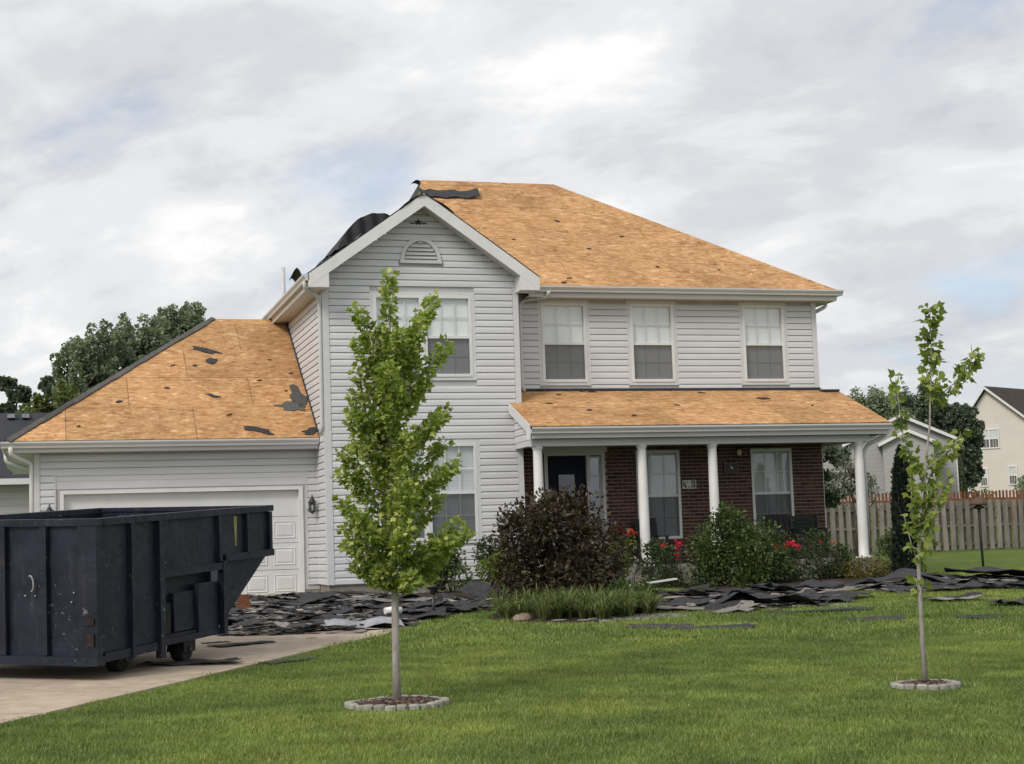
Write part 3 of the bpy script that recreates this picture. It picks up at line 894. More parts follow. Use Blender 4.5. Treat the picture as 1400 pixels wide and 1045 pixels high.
# --- garage door: sections with raised panels
gd = link('garage_door', None, HOUSE)
sec = (GD[3] - GD[2]) / 4
for k in range(4):
    z = GD[2] + k * sec
    MB().box(GD[0], GD[1], YG + 0.10, YG + 0.14, z + 0.004, z + sec - 0.004).build('door_section', 'garage_white', gd)
    pw = (GD[1] - GD[0]) / 8
    for q in range(8 if k < 3 else 0):
        x = GD[0] + q * pw + 0.065; X = GD[0] + (q + 1) * pw - 0.065
        za, zb = z + 0.09, z + sec - 0.09
        o = 0.035
        v = [(x, YG + 0.0995, za), (X, YG + 0.0995, za), (X, YG + 0.0995, zb), (x, YG + 0.0995, zb),
             (x + 0.012, YG + 0.085, za + 0.012), (X - 0.012, YG + 0.085, za + 0.012), (X - 0.012, YG + 0.085, zb - 0.012), (x + 0.012, YG + 0.085, zb - 0.012),
             (x + o, YG + 0.097, za + o), (X - o, YG + 0.097, za + o), (X - o, YG + 0.097, zb - o), (x + o, YG + 0.097, zb - o),
             (x + 2 * o, YG + 0.086, za + 2 * o), (X - 2 * o, YG + 0.086, za + 2 * o), (X - 2 * o, YG + 0.086, zb - 2 * o), (x + 2 * o, YG + 0.086, zb - 2 * o)]
        f = []
        for r_ in range(3):
            for i in range(4):
                j = (i + 1) % 4
                f.append((r_ * 4 + i, r_ * 4 + j, r_ * 4 + 4 + j, r_ * 4 + 4 + i))
        f.append((12, 13, 14, 15))
        MB().add(v, f).build('raised_panel', 'garage_white', gd)
fr = MB().box(GD[0] - 0.075, GD[0], YG - 0.02, YG + 0.12, GD[2] - 0.02, GD[3] + 0.075).box(GD[1], GD[1] + 0.085, YG - 0.02, YG + 0.12, GD[2] - 0.02, GD[3] + 0.075)
fr.box(GD[0], GD[1], YG - 0.0195, YG + 0.12, GD[3], GD[3] + 0.0755)
fr.build('door_frame', 'trim', gd)
part(MB().box(GX, 0, YG + 0.5, YG + 0.52, -0.2, 2.7), 'garage_interior', 'interior')


# --- roofs: plywood panels cut to each slope
def clip(poly, a, b, c):
    """keep a*x + b*y <= c"""
    out = []
    for i in range(len(poly)):
        p, q = poly[i], poly[(i + 1) % len(poly)]
        dp, dq = a * p[0] + b * p[1] - c, a * q[0] + b * q[1] - c
        if dp <= 0: out.append(p)
        if dp * dq < 0:
            t = dp / (dp - dq)
            out.append((p[0] + (q[0] - p[0]) * t, p[1] + (q[1] - p[1]) * t))
    return out


def clip_convex(poly, shape):
    """clip to a counter-clockwise convex outline"""
    for i in range(len(shape)):
        p, q = shape[i], shape[(i + 1) % len(shape)]
        a, b = (q[1] - p[1]), -(q[0] - p[0])
        poly = clip(poly, a, b, a * p[0] + b * p[1])
        if len(poly) < 3: return []
    return poly


def deck(parent, shape, org, u, v, thick=0.014, pl=2.44, pw=1.22, phase=0.0, gap=0.009, seed=1):
    """tile a convex slope (2-D outline in u, v) with sheathing panels"""
    r = random.Random(seed)
    org, u, v = Vector(org), Vector(u).normalized(), Vector(v).normalized()
    n = u.cross(v).normalized()
    s0 = min(p[0] for p in shape); s1 = max(p[0] for p in shape); t1 = max(p[1] for p in shape)
    row = 0; t = min(p[1] for p in shape)
    while t < t1 - 0.01:
        x = s0 - pl + (phase + (0.5 if row % 2 else 0.0) * pl) % pl
        while x < s1:
            rect = [(x + gap / 2, t + gap / 2), (x + pl - gap / 2, t + gap / 2), (x + pl - gap / 2, t + pw - gap / 2), (x + gap / 2, t + pw - gap / 2)]
            poly = clip_convex(rect, shape)
            if len(poly) >= 3:
                area = 0.5 * abs(sum(poly[i][0] * poly[(i + 1) % len(poly)][1] - poly[(i + 1) % len(poly)][0] * poly[i][1] for i in range(len(poly))))
                if area > 0.02:
                    h = r.uniform(0, 0.004)
                    MB().prism([org + u * p[0] + v * p[1] + n * h for p in poly], n * thick).build('roof_panel', 'osb', parent)
            x += pl
        t += pw; row += 1


# main roof
EZ, EY, RY, RZ = 5.92, 0.388, 5.037, 9.15
EXR, EXL, RX0, RX1 = 11.33, 1.60, 3.22, 6.464
mr = MB()
v = [(EXL, EY, EZ), (EXR, EY, EZ), (EXR, 2 * RY - EY, EZ), (EXL, 2 * RY - EY, EZ), (RX0, RY, RZ), (RX1, RY, RZ)]
mr.add([(a, b, c - 0.012) for a, b, c in v], [(0, 1, 5, 4), (1, 2, 5), (2, 3, 4, 5), (3, 0, 4), (3, 2, 1, 0)])
MR = part(mr, 'main_roof', 'felt')
sl = Vector((0, RY - EY, RZ - EZ)); sll = sl.length
hs = sll * (7.60 - EZ) / (RZ - EZ)
shape = [(4.30 + 0.02, 0), (EXR, 0), (RX1, sll), (RX0, sll), (1.50, hs), (1.97, hs)]
# the left boundary is convex only in two pieces: cut the slope at the gable ridge height
deck(MR, [(4.32, 0.0), (EXR, 0.0), (EXR + (RX1 - EXR) * hs / sll, hs), (1.99, hs)], (0, EY, EZ), (1, 0, 0), sl, phase=0.9, seed=2)
deck(MR, [(EXL + (RX0 - EXL) * hs / sll + 0.05, hs), (EXR + (RX1 - EXR) * hs / sll, hs), (RX1, sll), (RX0, sll)], (0, EY, EZ), (1, 0, 0), sl, phase=0.3, seed=3)
# gable roof planes (dark felt left on them)
GE, GP = -0.36, 0.708                                      # eave x, pitch
GAP = 7.604
gr = MB()
for s in (-1, 1):
    xe = GE if s < 0 else W1 - GE
    n_ = Vector((s * GP, 0, 1)).normalized() * 0.02
    zb = GAP - abs(xe - W1 / 2) * GP
    a = [(xe, -0.44, zb), (W1 / 2, -0.44, GAP), (W1 / 2, 9.4 if s < 0 else 3.2, GAP), (xe, 9.4 if s < 0 else 0.9, zb)]
    gr.prism([Vector(p) for p in (a if s < 0 else a[::-1])], n_)
GR = part(gr, 'gable_roof', 'felt')
# garage roof
ge, gz, gry, grz = 0.62, 2.865, 4.815, 5.808
gxl, gxr0 = -5.936, -1.668
ggr = MB()
ggr.add([(gxl, ge, gz - 0.012), (-0.002, ge, gz - 0.012), (-0.002, gry, grz - 0.012), (gxr0, gry, grz - 0.012), (gxl, 2 * gry - ge, gz - 0.012), (-0.002, 2 * gry - ge, gz - 0.012)],
        [(0, 1, 2, 3), (0, 3, 4), (3, 2, 5, 4), (4, 5, 1, 0)])
GGR = part(ggr, 'garage_roof', 'shingle_grey')
gs = Vector((0, gry - ge, grz - gz)); gsl = gs.length
deck(GGR, [(gxl, 0.0), (-0.03, 0.0), (-0.03, gsl), (gxr0, gsl)], (0, ge, gz), (1, 0, 0), gs, phase=1.1, seed=4)
hipa, hipb = Vector((gxl + 0.02, ge + 0.0, gz + 0.035)), Vector((gxr0, gry, grz + 0.035))
hd = (hipb - hipa); nh = 15
gn = Vector((0, -(grz - gz), gry - ge)).normalized()
hw = Vector((1, 0, 0)) - hd.normalized() * hd.normalized().x
hw = (hw - gn * hw.dot(gn)).normalized()
for k in range(nh):
    a = hipa + hd * (k / nh); b_ = hipa + hd * ((k + 1.25) / nh if k < nh - 1 else 1.0)
    lift = 0.004 * (k % 2)
    a = a + Vector((0, 0, lift)); b_ = b_ + Vector((0, 0, lift + 0.012))
    wv = hw * (0.115 + rnd.uniform(-0.012, 0.02)); dn = Vector((-0.13, 0, -0.07))
    MB().add([a - gn * 0.01, a + wv - gn * 0.01, b_ + wv - gn * 0.01, b_ - gn * 0.01, a + gn * 0.014, a + wv + gn * 0.012, b_ + wv + gn * 0.012, b_ + gn * 0.014, a + dn, b_ + dn],
             [(0, 1, 2, 3), (7, 6, 5, 4), (1, 5, 6, 2), (0, 4, 5, 1), (2, 6, 7, 3), (4, 8, 9, 7), (3, 9, 8, 0)]).build('hip_cap_shingle', 'shingle_cap', GGR)
# dark joint strip where the garage roof meets the side wall
part(MB().prism([(-0.034, ge + 0.03, gz + 0.03), (-0.034, gry, grz + 0.03), (-0.034, gry, grz + 0.10), (-0.034, ge + 0.03, gz + 0.10)], (-0.012, 0, 0)), 'roof_flashing', 'felt', GGR)
# porch roof
pyt, pzt, pye, pze, pxl, pxr = YM, 3.775, -1.5, 2.875, 3.70, 11.38
ps = Vector((0, pyt - pye, pzt - pze)); psl = ps.length
pr_ = MB().prism([(pxl, pye, pze - 0.06), (pxl, pyt, pzt - 0.06), (pxl, pyt, pzt - 0.012), (pxl, pye, pze - 0.012)], (pxr - pxl, 0, 0))
PR = part(pr_, 'porch_roof', 'felt')
zg = pze + (0.0 - pye) * (pzt - pze) / (pyt - pye)
tg = psl * (-0.04 - pye) / (pyt - pye)
deck(PR, [(pxl, 0), (pxr, 0), (pxr, tg), (pxl, tg)], (0, pye, pze), (1, 0, 0), ps, phase=0.6, seed=5, pw=1.20)
deck(PR, [(W1 + 0.03, tg), (pxr, tg), (pxr, psl), (W1 + 0.03, psl)], (0, pye, pze), (1, 0, 0), ps, phase=1.5, seed=6)
part(MB().box(W1 + 0.03, W2 + 0.02, pyt - 0.06, pyt - 0.035, pzt + 0.0, pzt + 0.055), 'wall_flashing', 'felt', PR)


# --- gutters, fascias, soffits
def gutter(name, p, q, out, mat='fascia', s=1.0):
    """ogee gutter from p to q; out = outward direction"""
    p, q, o, z = Vector(p), Vector(q), Vector(out), Vector((0, 0, 1))
    prof = [(0, 0), (0, -0.12), (0.07, -0.12), (0.078, -0.085), (0.105, -0.05), (0.118, -0.03), (0.118, 0.0), (0.112, 0.0), (0.112, -0.028), (0.07, -0.078), (0.062, -0.112), (0.006, -0.112), (0.006, 0.0)]
    prof = [(a * s, b * s) for a, b in prof]
    k = len(prof)
    v = [p + o * a + z * b for a, b in prof] + [q + o * a + z * b for a, b in prof]
    f = [(i, (i + 1) % k, k + (i + 1) % k, k + i) for i in range(k)]
    b = MB().add(v, f)
    for base in (p, q):
        b.prism([base + o * a + z * c for a, c in prof[:7]], (q - p).normalized() * (0.004 if base is p else -0.004))
    return part(b, name, mat)


gutter('gutter', (4.32, EY, EZ - 0.005), (EXR + 0.10, EY, EZ - 0.005), (0, -1, 0))
gutter('gutter', (EXR, EY + 0.02, EZ - 0.005), (EXR, 9.4, EZ - 0.005), (1, 0, 0))
gutter('gutter', (gxl - 0.08, ge + 0.10, gz - 0.0), (-0.035, ge + 0.10, gz - 0.0), (0, -1, 0))
gutter('gutter', (gxl + 0.02, ge + 0.14, gz - 0.0), (gxl + 0.02, 8.8, gz), (-1, 0, 0))
gutter('gutter', (pxl, pye + 0.10, pze - 0.005), (pxr + 0.10, pye + 0.10, pze - 0.005), (0, -1, 0))
gutter('gutter', (GE + 0.015, -0.44, 5.945), (GE + 0.015, 6.5, 5.945), (-1, 0, 0))
part(MB().box(4.32, EXR - 0.01, EY + 0.012, EY + 0.035, EZ - 0.225, EZ - 0.02), 'fascia_board', 'fascia')
part(MB().box(4.30, EXR - 0.012, EY + 0.036, YM, EZ - 0.215, EZ - 0.20), 'soffit', 'soffit')
part(MB().box(W2, EXR - 0.011, YM + 0.001, 9.4, EZ - 0.2145, EZ - 0.2005), 'soffit', 'soffit')
part(MB().box(EXR - 0.009, EXR - 0.001, EY + 0.013, 9.4, EZ - 0.225, EZ - 0.02), 'fascia_board', 'fascia')
part(MB().box(gxl + 0.03, -0.036, ge + 0.105, ge + 0.125, gz - 0.20, gz - 0.02), 'fascia_board', 'fascia')
part(MB().box(gxl + 0.032, -0.036, ge + 0.126, YG, gz - 0.19, gz - 0.175), 'soffit', 'fascia')
part(MB().box(gxl + 0.025, gxl + 0.045, ge + 0.13, 8.9, gz - 0.20, gz - 0.02), 'fascia_board', 'fascia')
part(MB().box(gxl + 0.046, GX, YG + 0.001, 8.9, gz - 0.1895, gz - 0.1755), 'soffit', 'fascia')
part(MB().box(pxl + 0.03, pxr, pye + 0.105, pye + 0.125, pze - 0.215, pze - 0.02), 'fascia_board', 'fascia')
part(MB().box(pxr - 0.02, pxr + 0.002, pye + 0.13, YM, pze - 0.215, pze - 0.10), 'fascia_board', 'fascia')
part(MB().box(GE + 0.02, GE + 0.036, -0.42, 6.5, 5.945 - 0.235, 5.94), 'fascia_board', 'soffit')
part(MB().box(GE + 0.037, 0.0, -0.42, 6.5, 5.715, 5.73), 'soffit', 'soffit')
# rake boards of the gable, drawn as one chevron
for s in (-1, 1):
    xe = GE if s < 0 else W1 - GE
    c = W1 / 2
    ztop = lambda x: GAP - 0.004 - abs(x - c) * GP
    dn = 0.255
    poly = [(xe, -0.44, ztop(xe)), (c, -0.44, ztop(c)), (c, -0.44, ztop(c) - dn), (xe, -0.44, ztop(xe) - dn)]
    part(MB().prism(poly if s < 0 else poly[::-1], (0, 0.03, 0)), 'rake_board', 'trim')
    ret = [(xe, -0.437, ztop(xe) - dn + 0.02), (xe + (-s) * 0.40, -0.437, ztop(xe + (-s) * 0.40) - dn + 0.02), (xe + (-s) * 0.40, -0.437, ztop(xe) - dn - 0.0), (xe, -0.437, ztop(xe) - dn)]
    part(MB().prism(ret if s < 0 else ret[::-1], (0, 0.44, 0)), 'eave_return', 'trim')
    sof = [(xe, -0.41, ztop(xe) - dn + 0.05), (c, -0.41, ztop(c) - dn + 0.05), (c, -0.002, ztop(c) - dn + 0.05), (xe, -0.002, ztop(xe) - dn + 0.05)]
    SF = part(MB().prism([Vector(p) for p in (sof if s > 0 else sof[::-1])], (0, 0, 0.012)), 'rake_soffit', 'fascia')
    for k in range(1, 14):
        x = xe + (c - xe) * k / 14
        part(MB().prism([(x - 0.006, -0.40, ztop(x) - dn + 0.047), (x + 0.006, -0.40, ztop(x) - dn + 0.047), (x + 0.006, -0.01, ztop(x) - dn + 0.047), (x - 0.006, -0.01, ztop(x) - dn + 0.047)], (0, 0, -0.006)), 'soffit_rib', 'fascia', SF)
# porch left rake, infill wall, beam, ceiling
zr = lambda y: pze + (y - pye) * (pzt - pze) / (pyt - pye)
part(MB().prism([(pxl - 0.022, pye + 0.10, zr(pye + 0.1) + 0.006), (pxl - 0.022, -0.036, zr(-0.036) + 0.006), (pxl - 0.022, -0.036, zr(-0.036) - 0.19), (pxl - 0.022, -1.18, zr(-1.18) - 0.19), (pxl - 0.022, -1.2, zr(pye) - 0.235), (pxl - 0.022, pye + 0.1, zr(pye) - 0.235)], (0.02, 0, 0)), 'rake_board', 'trim')
inf = part(MB().prism([(3.80, -1.18, 2.66), (3.80, -0.04, 2.66), (3.80, -0.04, zr(-0.04) - 0.08), (3.80, -1.18, zr(-1.18) - 0.08)], (0.05, 0, 0)), 'porch_end_wall', 'siding_groove')
for k in range(5):
    z = 2.66 + k * SID
    yy = (z + SID + 0.12 - pze) / ((pzt - pze) / (pyt - pye)) + pye
    if yy < -0.1: board(inf, (3.80, max(yy, -1.18)), (3.80, -0.04), z, SID, (-1, 0), 0.02)
bm = MB().box(3.79, 11.05, -1.20, -1.0, 2.52, 2.66)
part(bm, 'porch_beam', 'fascia')
part(MB().box(3.79, 3.89, -0.999, -0.04, 2.54, 2.659), 'porch_beam', 'fascia')
part(MB().box(10.94, 11.04, -0.999, YM - 0.02, 2.54, 2.659), 'porch_beam', 'fascia')
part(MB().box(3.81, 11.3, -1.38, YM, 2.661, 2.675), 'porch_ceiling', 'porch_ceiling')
for k, x in enumerate((3.92, 6.07, 7.575, 10.83)):
    cm_ = MB()
    cm_.lathe((x, -1.10, 0.15), [(0.118, 0.0), (0.118, 0.05), (0.104, 0.07), (0.102, 0.5), (0.094, 1.6), (0.088, 2.28), (0.088, 2.31), (0.105, 2.33), (0.108, 2.375)], 20)
    col_ = cm_.build('porch_column', 'column', HOUSE)
    MB().box(x - 0.125, x + 0.125, -1.225, -0.975, 0.15, 0.185).build('column_base', 'column', col_)
# slab, step, brick wall
part(MB().box(3.94, 11.05, -1.35, YM, -0.45, 0.15), 'porch_slab', 'slab')
part(MB().box(5.0, 6.5, -1.75, -1.352, -0.45, -0.03), 'porch_step', 'slab')


def brick_wall():
    Y = YM
    holes = [DOOR] + [grow(r, 0.005) for r in WIN_P]
    bk = MB()
    wall_holes(W1 + 0.02, W2, 0.15, 2.66, [(h[0], h[1], h[2], h[3]) for h in holes], lambda a, b, c, d: bk.box(a, b, Y - 0.010, Y + 0.139, c, d))
    BW = part(bk, 'brick_wall', 'mortar')
    ch, bl, jt_ = 0.0745, 0.212, 0.014
    all_ = []
    nrow = int((2.66 - 0.15) / ch)
    for r in range(nrow):
        z = 0.155 + r * ch
        x = W1 + 0.03 - (0.113 if r % 2 else 0.0)
        while x < W2:
            a, b = max(x, W1 + 0.03), min(x + bl, W2 - 0.004)
            x += bl + jt_
            segs = [(a, b)]
            for h in holes:
                if h[2] - 0.02 < z + ch * 0.5 < h[3] + 0.01:
                    ns = []
                    for s0, s1 in segs:
                        if s1 <= h[0] or s0 >= h[1]: ns.append((s0, s1)); continue
                        if s0 < h[0]: ns.append((s0, h[0] - 0.003))
                        if s1 > h[1]: ns.append((h[1] + 0.003, s1))
                    segs = ns
            for s0, s1 in segs:
                if s1 - s0 > 0.03: all_.append((s0, s1, z, z + ch - jt_))
    def face(b): return (b[1] - b[0]) * (1 if (b[2] > 0.95 and b[0] > 5.9) else 0.2) * (1 if not 8.0 < b[0] < 9.2 or b[2] > 1.3 else 0.4)
    order = sorted(all_, key=lambda b: -face(b) - rnd.random() * 1e-4)
    meshes = {}
    for i, (a, b, z0, z1) in enumerate(order):
        if i < 298:
            key = round(b - a, 3)
            if key not in meshes:
                meshes[key] = MB().box(0, b - a, -0.010, 0.02, 0, z1 - z0).mesh('brick', 'brick')
            o = link('brick', meshes[key], BW)
            o.location = (a - WL[BW.name][0], Y - 0.010 - rnd.uniform(0, 0.003) - WL[BW.name][1], z0 - WL[BW.name][2])
    rest = MB()
    for a, b, z0, z1 in order[298:]: rest.box(a, b, Y - 0.021 - rnd.uniform(0, 0.003), Y + 0.01, z0, z1)
    o = rest.build('brickwork', 'brick', BW)
    o['kind'] = 'stuff'
    # brick sills under the windows
    for r in WIN_P:
        part(MB().box(r[0] - 0.06, r[1] + 0.06, Y - 0.075, Y - 0.005, r[2] - 0.085, r[2] - 0.006), 'window_sill', 'brick', BW)
    return BW
BRICKS = brick_wall()

# --- entry door with sidelight
ed = link('entry_door', None, HOUSE)
Y = YM
df = MB()
for a, b in ((4.63, 4.70), (5.55, 5.62), (5.88, 5.95)): df.box(a, b, Y - 0.03, Y + 0.11, 0.15, 2.44)
df.box(4.631, 5.949, Y - 0.031, Y + 0.11, 2.441, 2.50)
df.build('door_frame', 'fascia', ed)
part(MB().box(4.60, 6.0, Y - 0.06, Y - 0.012, 2.502, 2.655), 'door_header', 'fascia')
sl_ = MB().box(4.70, 5.55, Y + 0.06, Y + 0.10, 0.16, 2.44).build('door_slab', 'navy', ed)
MB().box(4.95, 5.30, Y + 0.045, Y + 0.06, 1.25, 2.05).build('door_glass', 'glass', ed)
dm = MB()
for a, b, c, d in ((4.92, 5.33, 2.05, 2.08), (4.92, 5.33, 1.22, 1.25), (4.92, 4.95, 1.25, 2.05), (5.30, 5.33, 1.25, 2.05)): dm.box(a, b, Y + 0.04, Y + 0.06, c, d)
for a, b, c, d in ((4.80, 5.05, 0.3, 1.05), (5.2, 5.45, 0.3, 1.05)): dm.box(a, b, Y + 0.048, Y + 0.06, c, d)
dm.build('door_molding', 'navy', ed)
MB().tube([(5.47, Y + 0.06, 1.12), (5.47, Y + 0.01, 1.12)], 0.028, 10).build('door_knob', 'plastic_sheet', ed)
MB().box(5.62, 5.88, Y + 0.06, Y + 0.065, 0.85, 2.44).build('sidelight_pane', 'glass', ed)
MB().box(5.62, 5.88, Y + 0.06, Y + 0.10, 0.16, 0.85).build('sidelight_panel', 'fascia', ed)
sm_ = MB()
for k in range(5): sm_.box(5.62, 5.88, Y + 0.045, Y + 0.059, 0.85 + k * 0.385, 0.875 + k * 0.385)
sm_.box(5.62, 5.65, Y + 0.046, Y + 0.059, 0.86, 2.43).box(5.85, 5.88, Y + 0.046, Y + 0.059, 0.86, 2.43)
sm_.build('sidelight_bars', 'fascia', ed)
MB().box(4.5, 6.1, Y + 0.5, Y + 0.51, 0.15, 2.6).build('hall_backing', 'interior', ed)


# --- downspouts
def spout(pts, w=0.075, mat='fascia'):
    b = MB()
    P = [Vector(p) for p in pts]
    # round the corners a little
    q = [P[0]]
    for a, m_, c in zip(P, P[1:], P[2:]):
        d0 = (m_ - a).normalized(); d1 = (c - m_).normalized()
        k = min(0.07, (m_ - a).length * 0.4, (c - m_).length * 0.4)
        q += [m_ - d0 * k, m_ - d0 * k * 0.25 + d1 * k * 0.25, m_ + d1 * k]
    q.append(P[-1])
    b.tube(q, w * 0.56, 8)
    return part(b, 'downspout', mat)
spout([(4.72, 0.32, 5.80), (4.72, 0.40, 5.70), (4.28, 0.66, 5.66), (4.20, 0.69, 5.58), (4.20, 0.69, 3.86), (4.22, 0.60, 3.79)])
spout([(EXR + 0.04, 1.0, 5.80), (EXR + 0.04, 1.0, 5.66), (W2 + 0.09, 1.02, 5.50), (W2 + 0.07, 1.02, 5.4), (W2 + 0.07, 1.02, 3.0)])
spout([(GE - 0.05, -0.30, 5.83), (GE - 0.05, -0.28, 5.70), (-0.10, -0.02, 5.56), (-0.075, 0.02, 5.48), (-0.075, 0.02, 3.0), (-0.09, 0.14, 2.92)])
spout([(gxl + 0.10, ge + 0.03, gz - 0.10), (gxl + 0.10, ge + 0.05, gz - 0.24), (GX - 0.09, YG - 0.02, gz - 0.38), (GX - 0.065, YG + 0.0, gz - 0.48), (GX - 0.065, YG, -0.15)], mat='trim')
spout([(gxl - 0.02, 2.6, gz - 0.10), (gxl - 0.02, 2.6, gz - 0.26), (GX - 0.07, 2.7, gz - 0.42), (GX - 0.055, 2.7, gz - 0.52), (GX - 0.055, 2.7, -0.15)], mat='trim')
spout([(pxr - 0.02, pye + 0.18, pze - 0.12), (pxr - 0.02, pye + 0.2, pze - 0.24), (11.08, -1.03, 2.46), (11.0, -1.0, 2.3), (11.0, -1.0, 0.2)])


# --- wall lanterns
def lantern(x, y, z, label):
    t = thing('wall_lantern', label, 'lamp', (x, y, z))
    MB().box(x - 0.045, x + 0.045, y - 0.012, y, z + 0.05, z + 0.25).build('back_plate', 'black_metal', t)
    MB().tube([(x, y - 0.01, z + 0.20), (x, y - 0.08, z + 0.27), (x, y - 0.15, z + 0.30)], 0.012, 8).build('arm', 'black_metal', t)
    cy = y - 0.15
    c = MB()
    c.lathe((x, cy, z), [(0.012, 0.0), (0.02, 0.02), (0.05, 0.035), (0.055, 0.045)], 8)
    c.lathe((x, cy, z), [(0.085, 0.225), (0.075, 0.245), (0.04, 0.30), (0.018, 0.33), (0.016, 0.35), (0.004, 0.39)], 8)
    for k in range(6):
        a = math.pi / 3 * k
        c.bar((x + 0.05 * math.cos(a), cy + 0.05 * math.sin(a), z + 0.04), (x + 0.076 * math.cos(a), cy + 0.076 * math.sin(a), z + 0.23), 0.012, 0.012)
    c.build('lantern_frame', 'black_metal', t)
    MB().lathe((x, cy, z), [(0.046, 0.046), (0.07, 0.224)], 6).build('lantern_glass', 'glass', t)
    MB().lathe((x, cy, z), [(0.014, 0.05), (0.022, 0.09), (0.024, 0.14), (0.012, 0.18)], 8).build('bulb', 'lantern_glass', t)
    MB().box(x - 0.085, x - 0.046, y - 0.02, y - 0.005, z + 0.12, z + 0.30).build('mounting_block', 'trim', t)
    return t
lantern(-0.15, YG - 0.03, 1.38, 'black coach lantern on the siding between garage door and gable wall')
lantern(-5.14, YG - 0.03, 1.32, 'black coach lantern at the garage corner next to the downspout, half behind the dumpster')

# --- star ornament under the gable peak
so = thing('wall_star', 'small dark metal star ornament under the gable peak', 'ornament', (1.93, -0.03, 7.02))
st = MB()
pts = []
for k in range(10):
    a = math.pi / 2 + math.pi * k / 5; r = 0.085 if k % 2 == 0 else 0.034
    pts.append((1.93 + r * math.cos(a), -0.034, 7.10 + r * math.sin(a)))
st.add(pts + [(1.93, -0.06, 7.10)], [(i, (i + 1) % 10, 10) for i in range(10)] + [tuple(range(10))[::-1]])
st.build('star', 'black_metal', so)
MB().bar((1.76, -0.038, 7.075), (2.10, -0.038, 7.075), 0.012, 0.025).build('scroll_bar', 'black_metal', so)

# --- flue pipe on the rear left roof
fl = MB().lathe((0.30, 7.25, 6.2), [(0.10, 0.0), (0.10, 0.02), (0.05, 0.32), (0.05, 1.24), (0.0, 1.24)], 12)
fl.build('vent_pipe', 'fascia', label='slim grey vent pipe rising behind the left eave', cat='vent pipe')

# --- things on the porch wall
pq = thing('house_number_plaque', 'white house number plaque on the brick between window and column', 'plaque', (7.81, 0.70, 1.70))
MB().box(7.66, 7.97, 0.715, 0.735, 1.70, 1.88).build('plate', 'number_plate', pq)
mk_ = MB()
for x, z, a, b in ((7.70, 1.80, .03, .05), (7.735, 1.75, .02, .03), (7.71, 1.74, .012, .02), (7.775, 1.845, .012, .02), (7.80, 1.735, .02, .015), (7.875, 1.83, .02, .035), (7.885, 1.75, .028, .03), (7.93, 1.80, .024, .055), (7.905, 1.86, .04, .012), (7.935, 1.735, .016, .022)):
    mk_.box(x - a, x + a, 0.7105, 0.715, z - b, z + b)
mk_.build('worn_figure', 'shingle_grey', pq)
sg = thing('wall_picture', 'small dark framed picture with a pale bird on the brick beside the lantern', 'picture', (8.78, 0.70, 2.01))
MB().box(8.64, 8.93, 0.71, 0.735, 2.02, 2.21).build('backing', 'black_metal', sg)
f_ = MB()
for a, b, c, d in ((8.62, 8.95, 2.205, 2.23), (8.62, 8.95, 2.0, 2.025), (8.62, 8.645, 2.025, 2.205), (8.925, 8.95, 2.025, 2.205)): f_.box(a, b, 0.695, 0.735, c, d)
f_.build('frame', 'weed_fabric', sg)
MB().add([(8.775, 0.706, 2.16), (8.79, 0.706, 2.175), (8.80, 0.706, 2.14), (8.835, 0.706, 2.12), (8.82, 0.706, 2.095), (8.785, 0.706, 2.10), (8.77, 0.706, 2.13)], [tuple(range(7))[::-1]]).build('pale_figure', 'number_plate', sg)
pl = thing('porch_lantern', 'brass porch lantern with amber glass high on the brick', 'lamp', (8.95, 0.68, 2.38))
MB().box(8.92, 8.98, 0.725, 0.74, 2.44, 2.58).build('back_plate', 'black_metal', pl)
MB().tube([(8.95, 0.73, 2.54), (8.95, 0.66, 2.57), (8.95, 0.62, 2.53)], 0.010, 8).build('arm', 'black_metal', pl)
MB().lathe((8.95, 0.62, 2.38), [(0.02, 0), (0.045, 0.03), (0.05, 0.09), (0.03, 0.13)], 10).build('amber_glass', 'bulb', pl)
MB().lathe((8.95, 0.62, 2.38), [(0.06, 0.125), (0.03, 0.16), (0.008, 0.19)], 10).build('lantern_cap', 'black_metal', pl)


# --- porch chairs
def slat_chair(x, y, w, hgt, label, lean=0.16, seat=0.36):
    t = thing('porch_chair', label, 'chair', (x, y, 0.15), 'dark slatted porch chairs')
    z0 = 0.15
    n = max(3, int(w / 0.11))
    for k in range(n):
        xx = x - w / 2 + (k + 0.5) * w / n
        MB().bar((xx, y + 0.18, z0 + seat), (xx, y + 0.18 + lean * 1.2, z0 + hgt), w / n * 0.86, 0.022, (0, 1, 0)).build('back_slat', 'iron_brown', t)
    for k in range(5):
        yy = y - 0.24 + k * 0.1
        MB().box(x - w / 2, x + w / 2, yy, yy + 0.085, z0 + seat - 0.02, z0 + seat).build('seat_slat', 'iron_brown', t)
    MB().bar((x - w / 2 - 0.01, y + 0.20 + lean * 0.9, z0 + hgt * 0.86), (x + w / 2 + 0.01, y + 0.20 + lean * 0.9, z0 + hgt * 0.86), 0.03, 0.07).build('back_rail', 'iron_brown', t)
    for sx in (-1, 1):
        for yy in (y - 0.22, y + 0.20):
            MB().box(x + sx * w / 2 - 0.025, x + sx * w / 2 + 0.025, yy - 0.025, yy + 0.025, z0, z0 + (seat + 0.2 if yy < y else seat)).build('leg', 'iron_brown', t)
        MB().box(x + sx * w / 2 - 0.05, x + sx * w / 2 + 0.05, y - 0.27, y + 0.26, z0 + seat + 0.2, z0 + seat + 0.225).build('armrest', 'iron_brown', t)
slat_chair(6.72, 0.22, 0.50, 0.95, 'dark slatted porch chair half hidden behind a white column')
slat_chair(9.75, 0.25, 0.50, 0.95, 'dark slatted porch chair under the window beside the slatted bench')
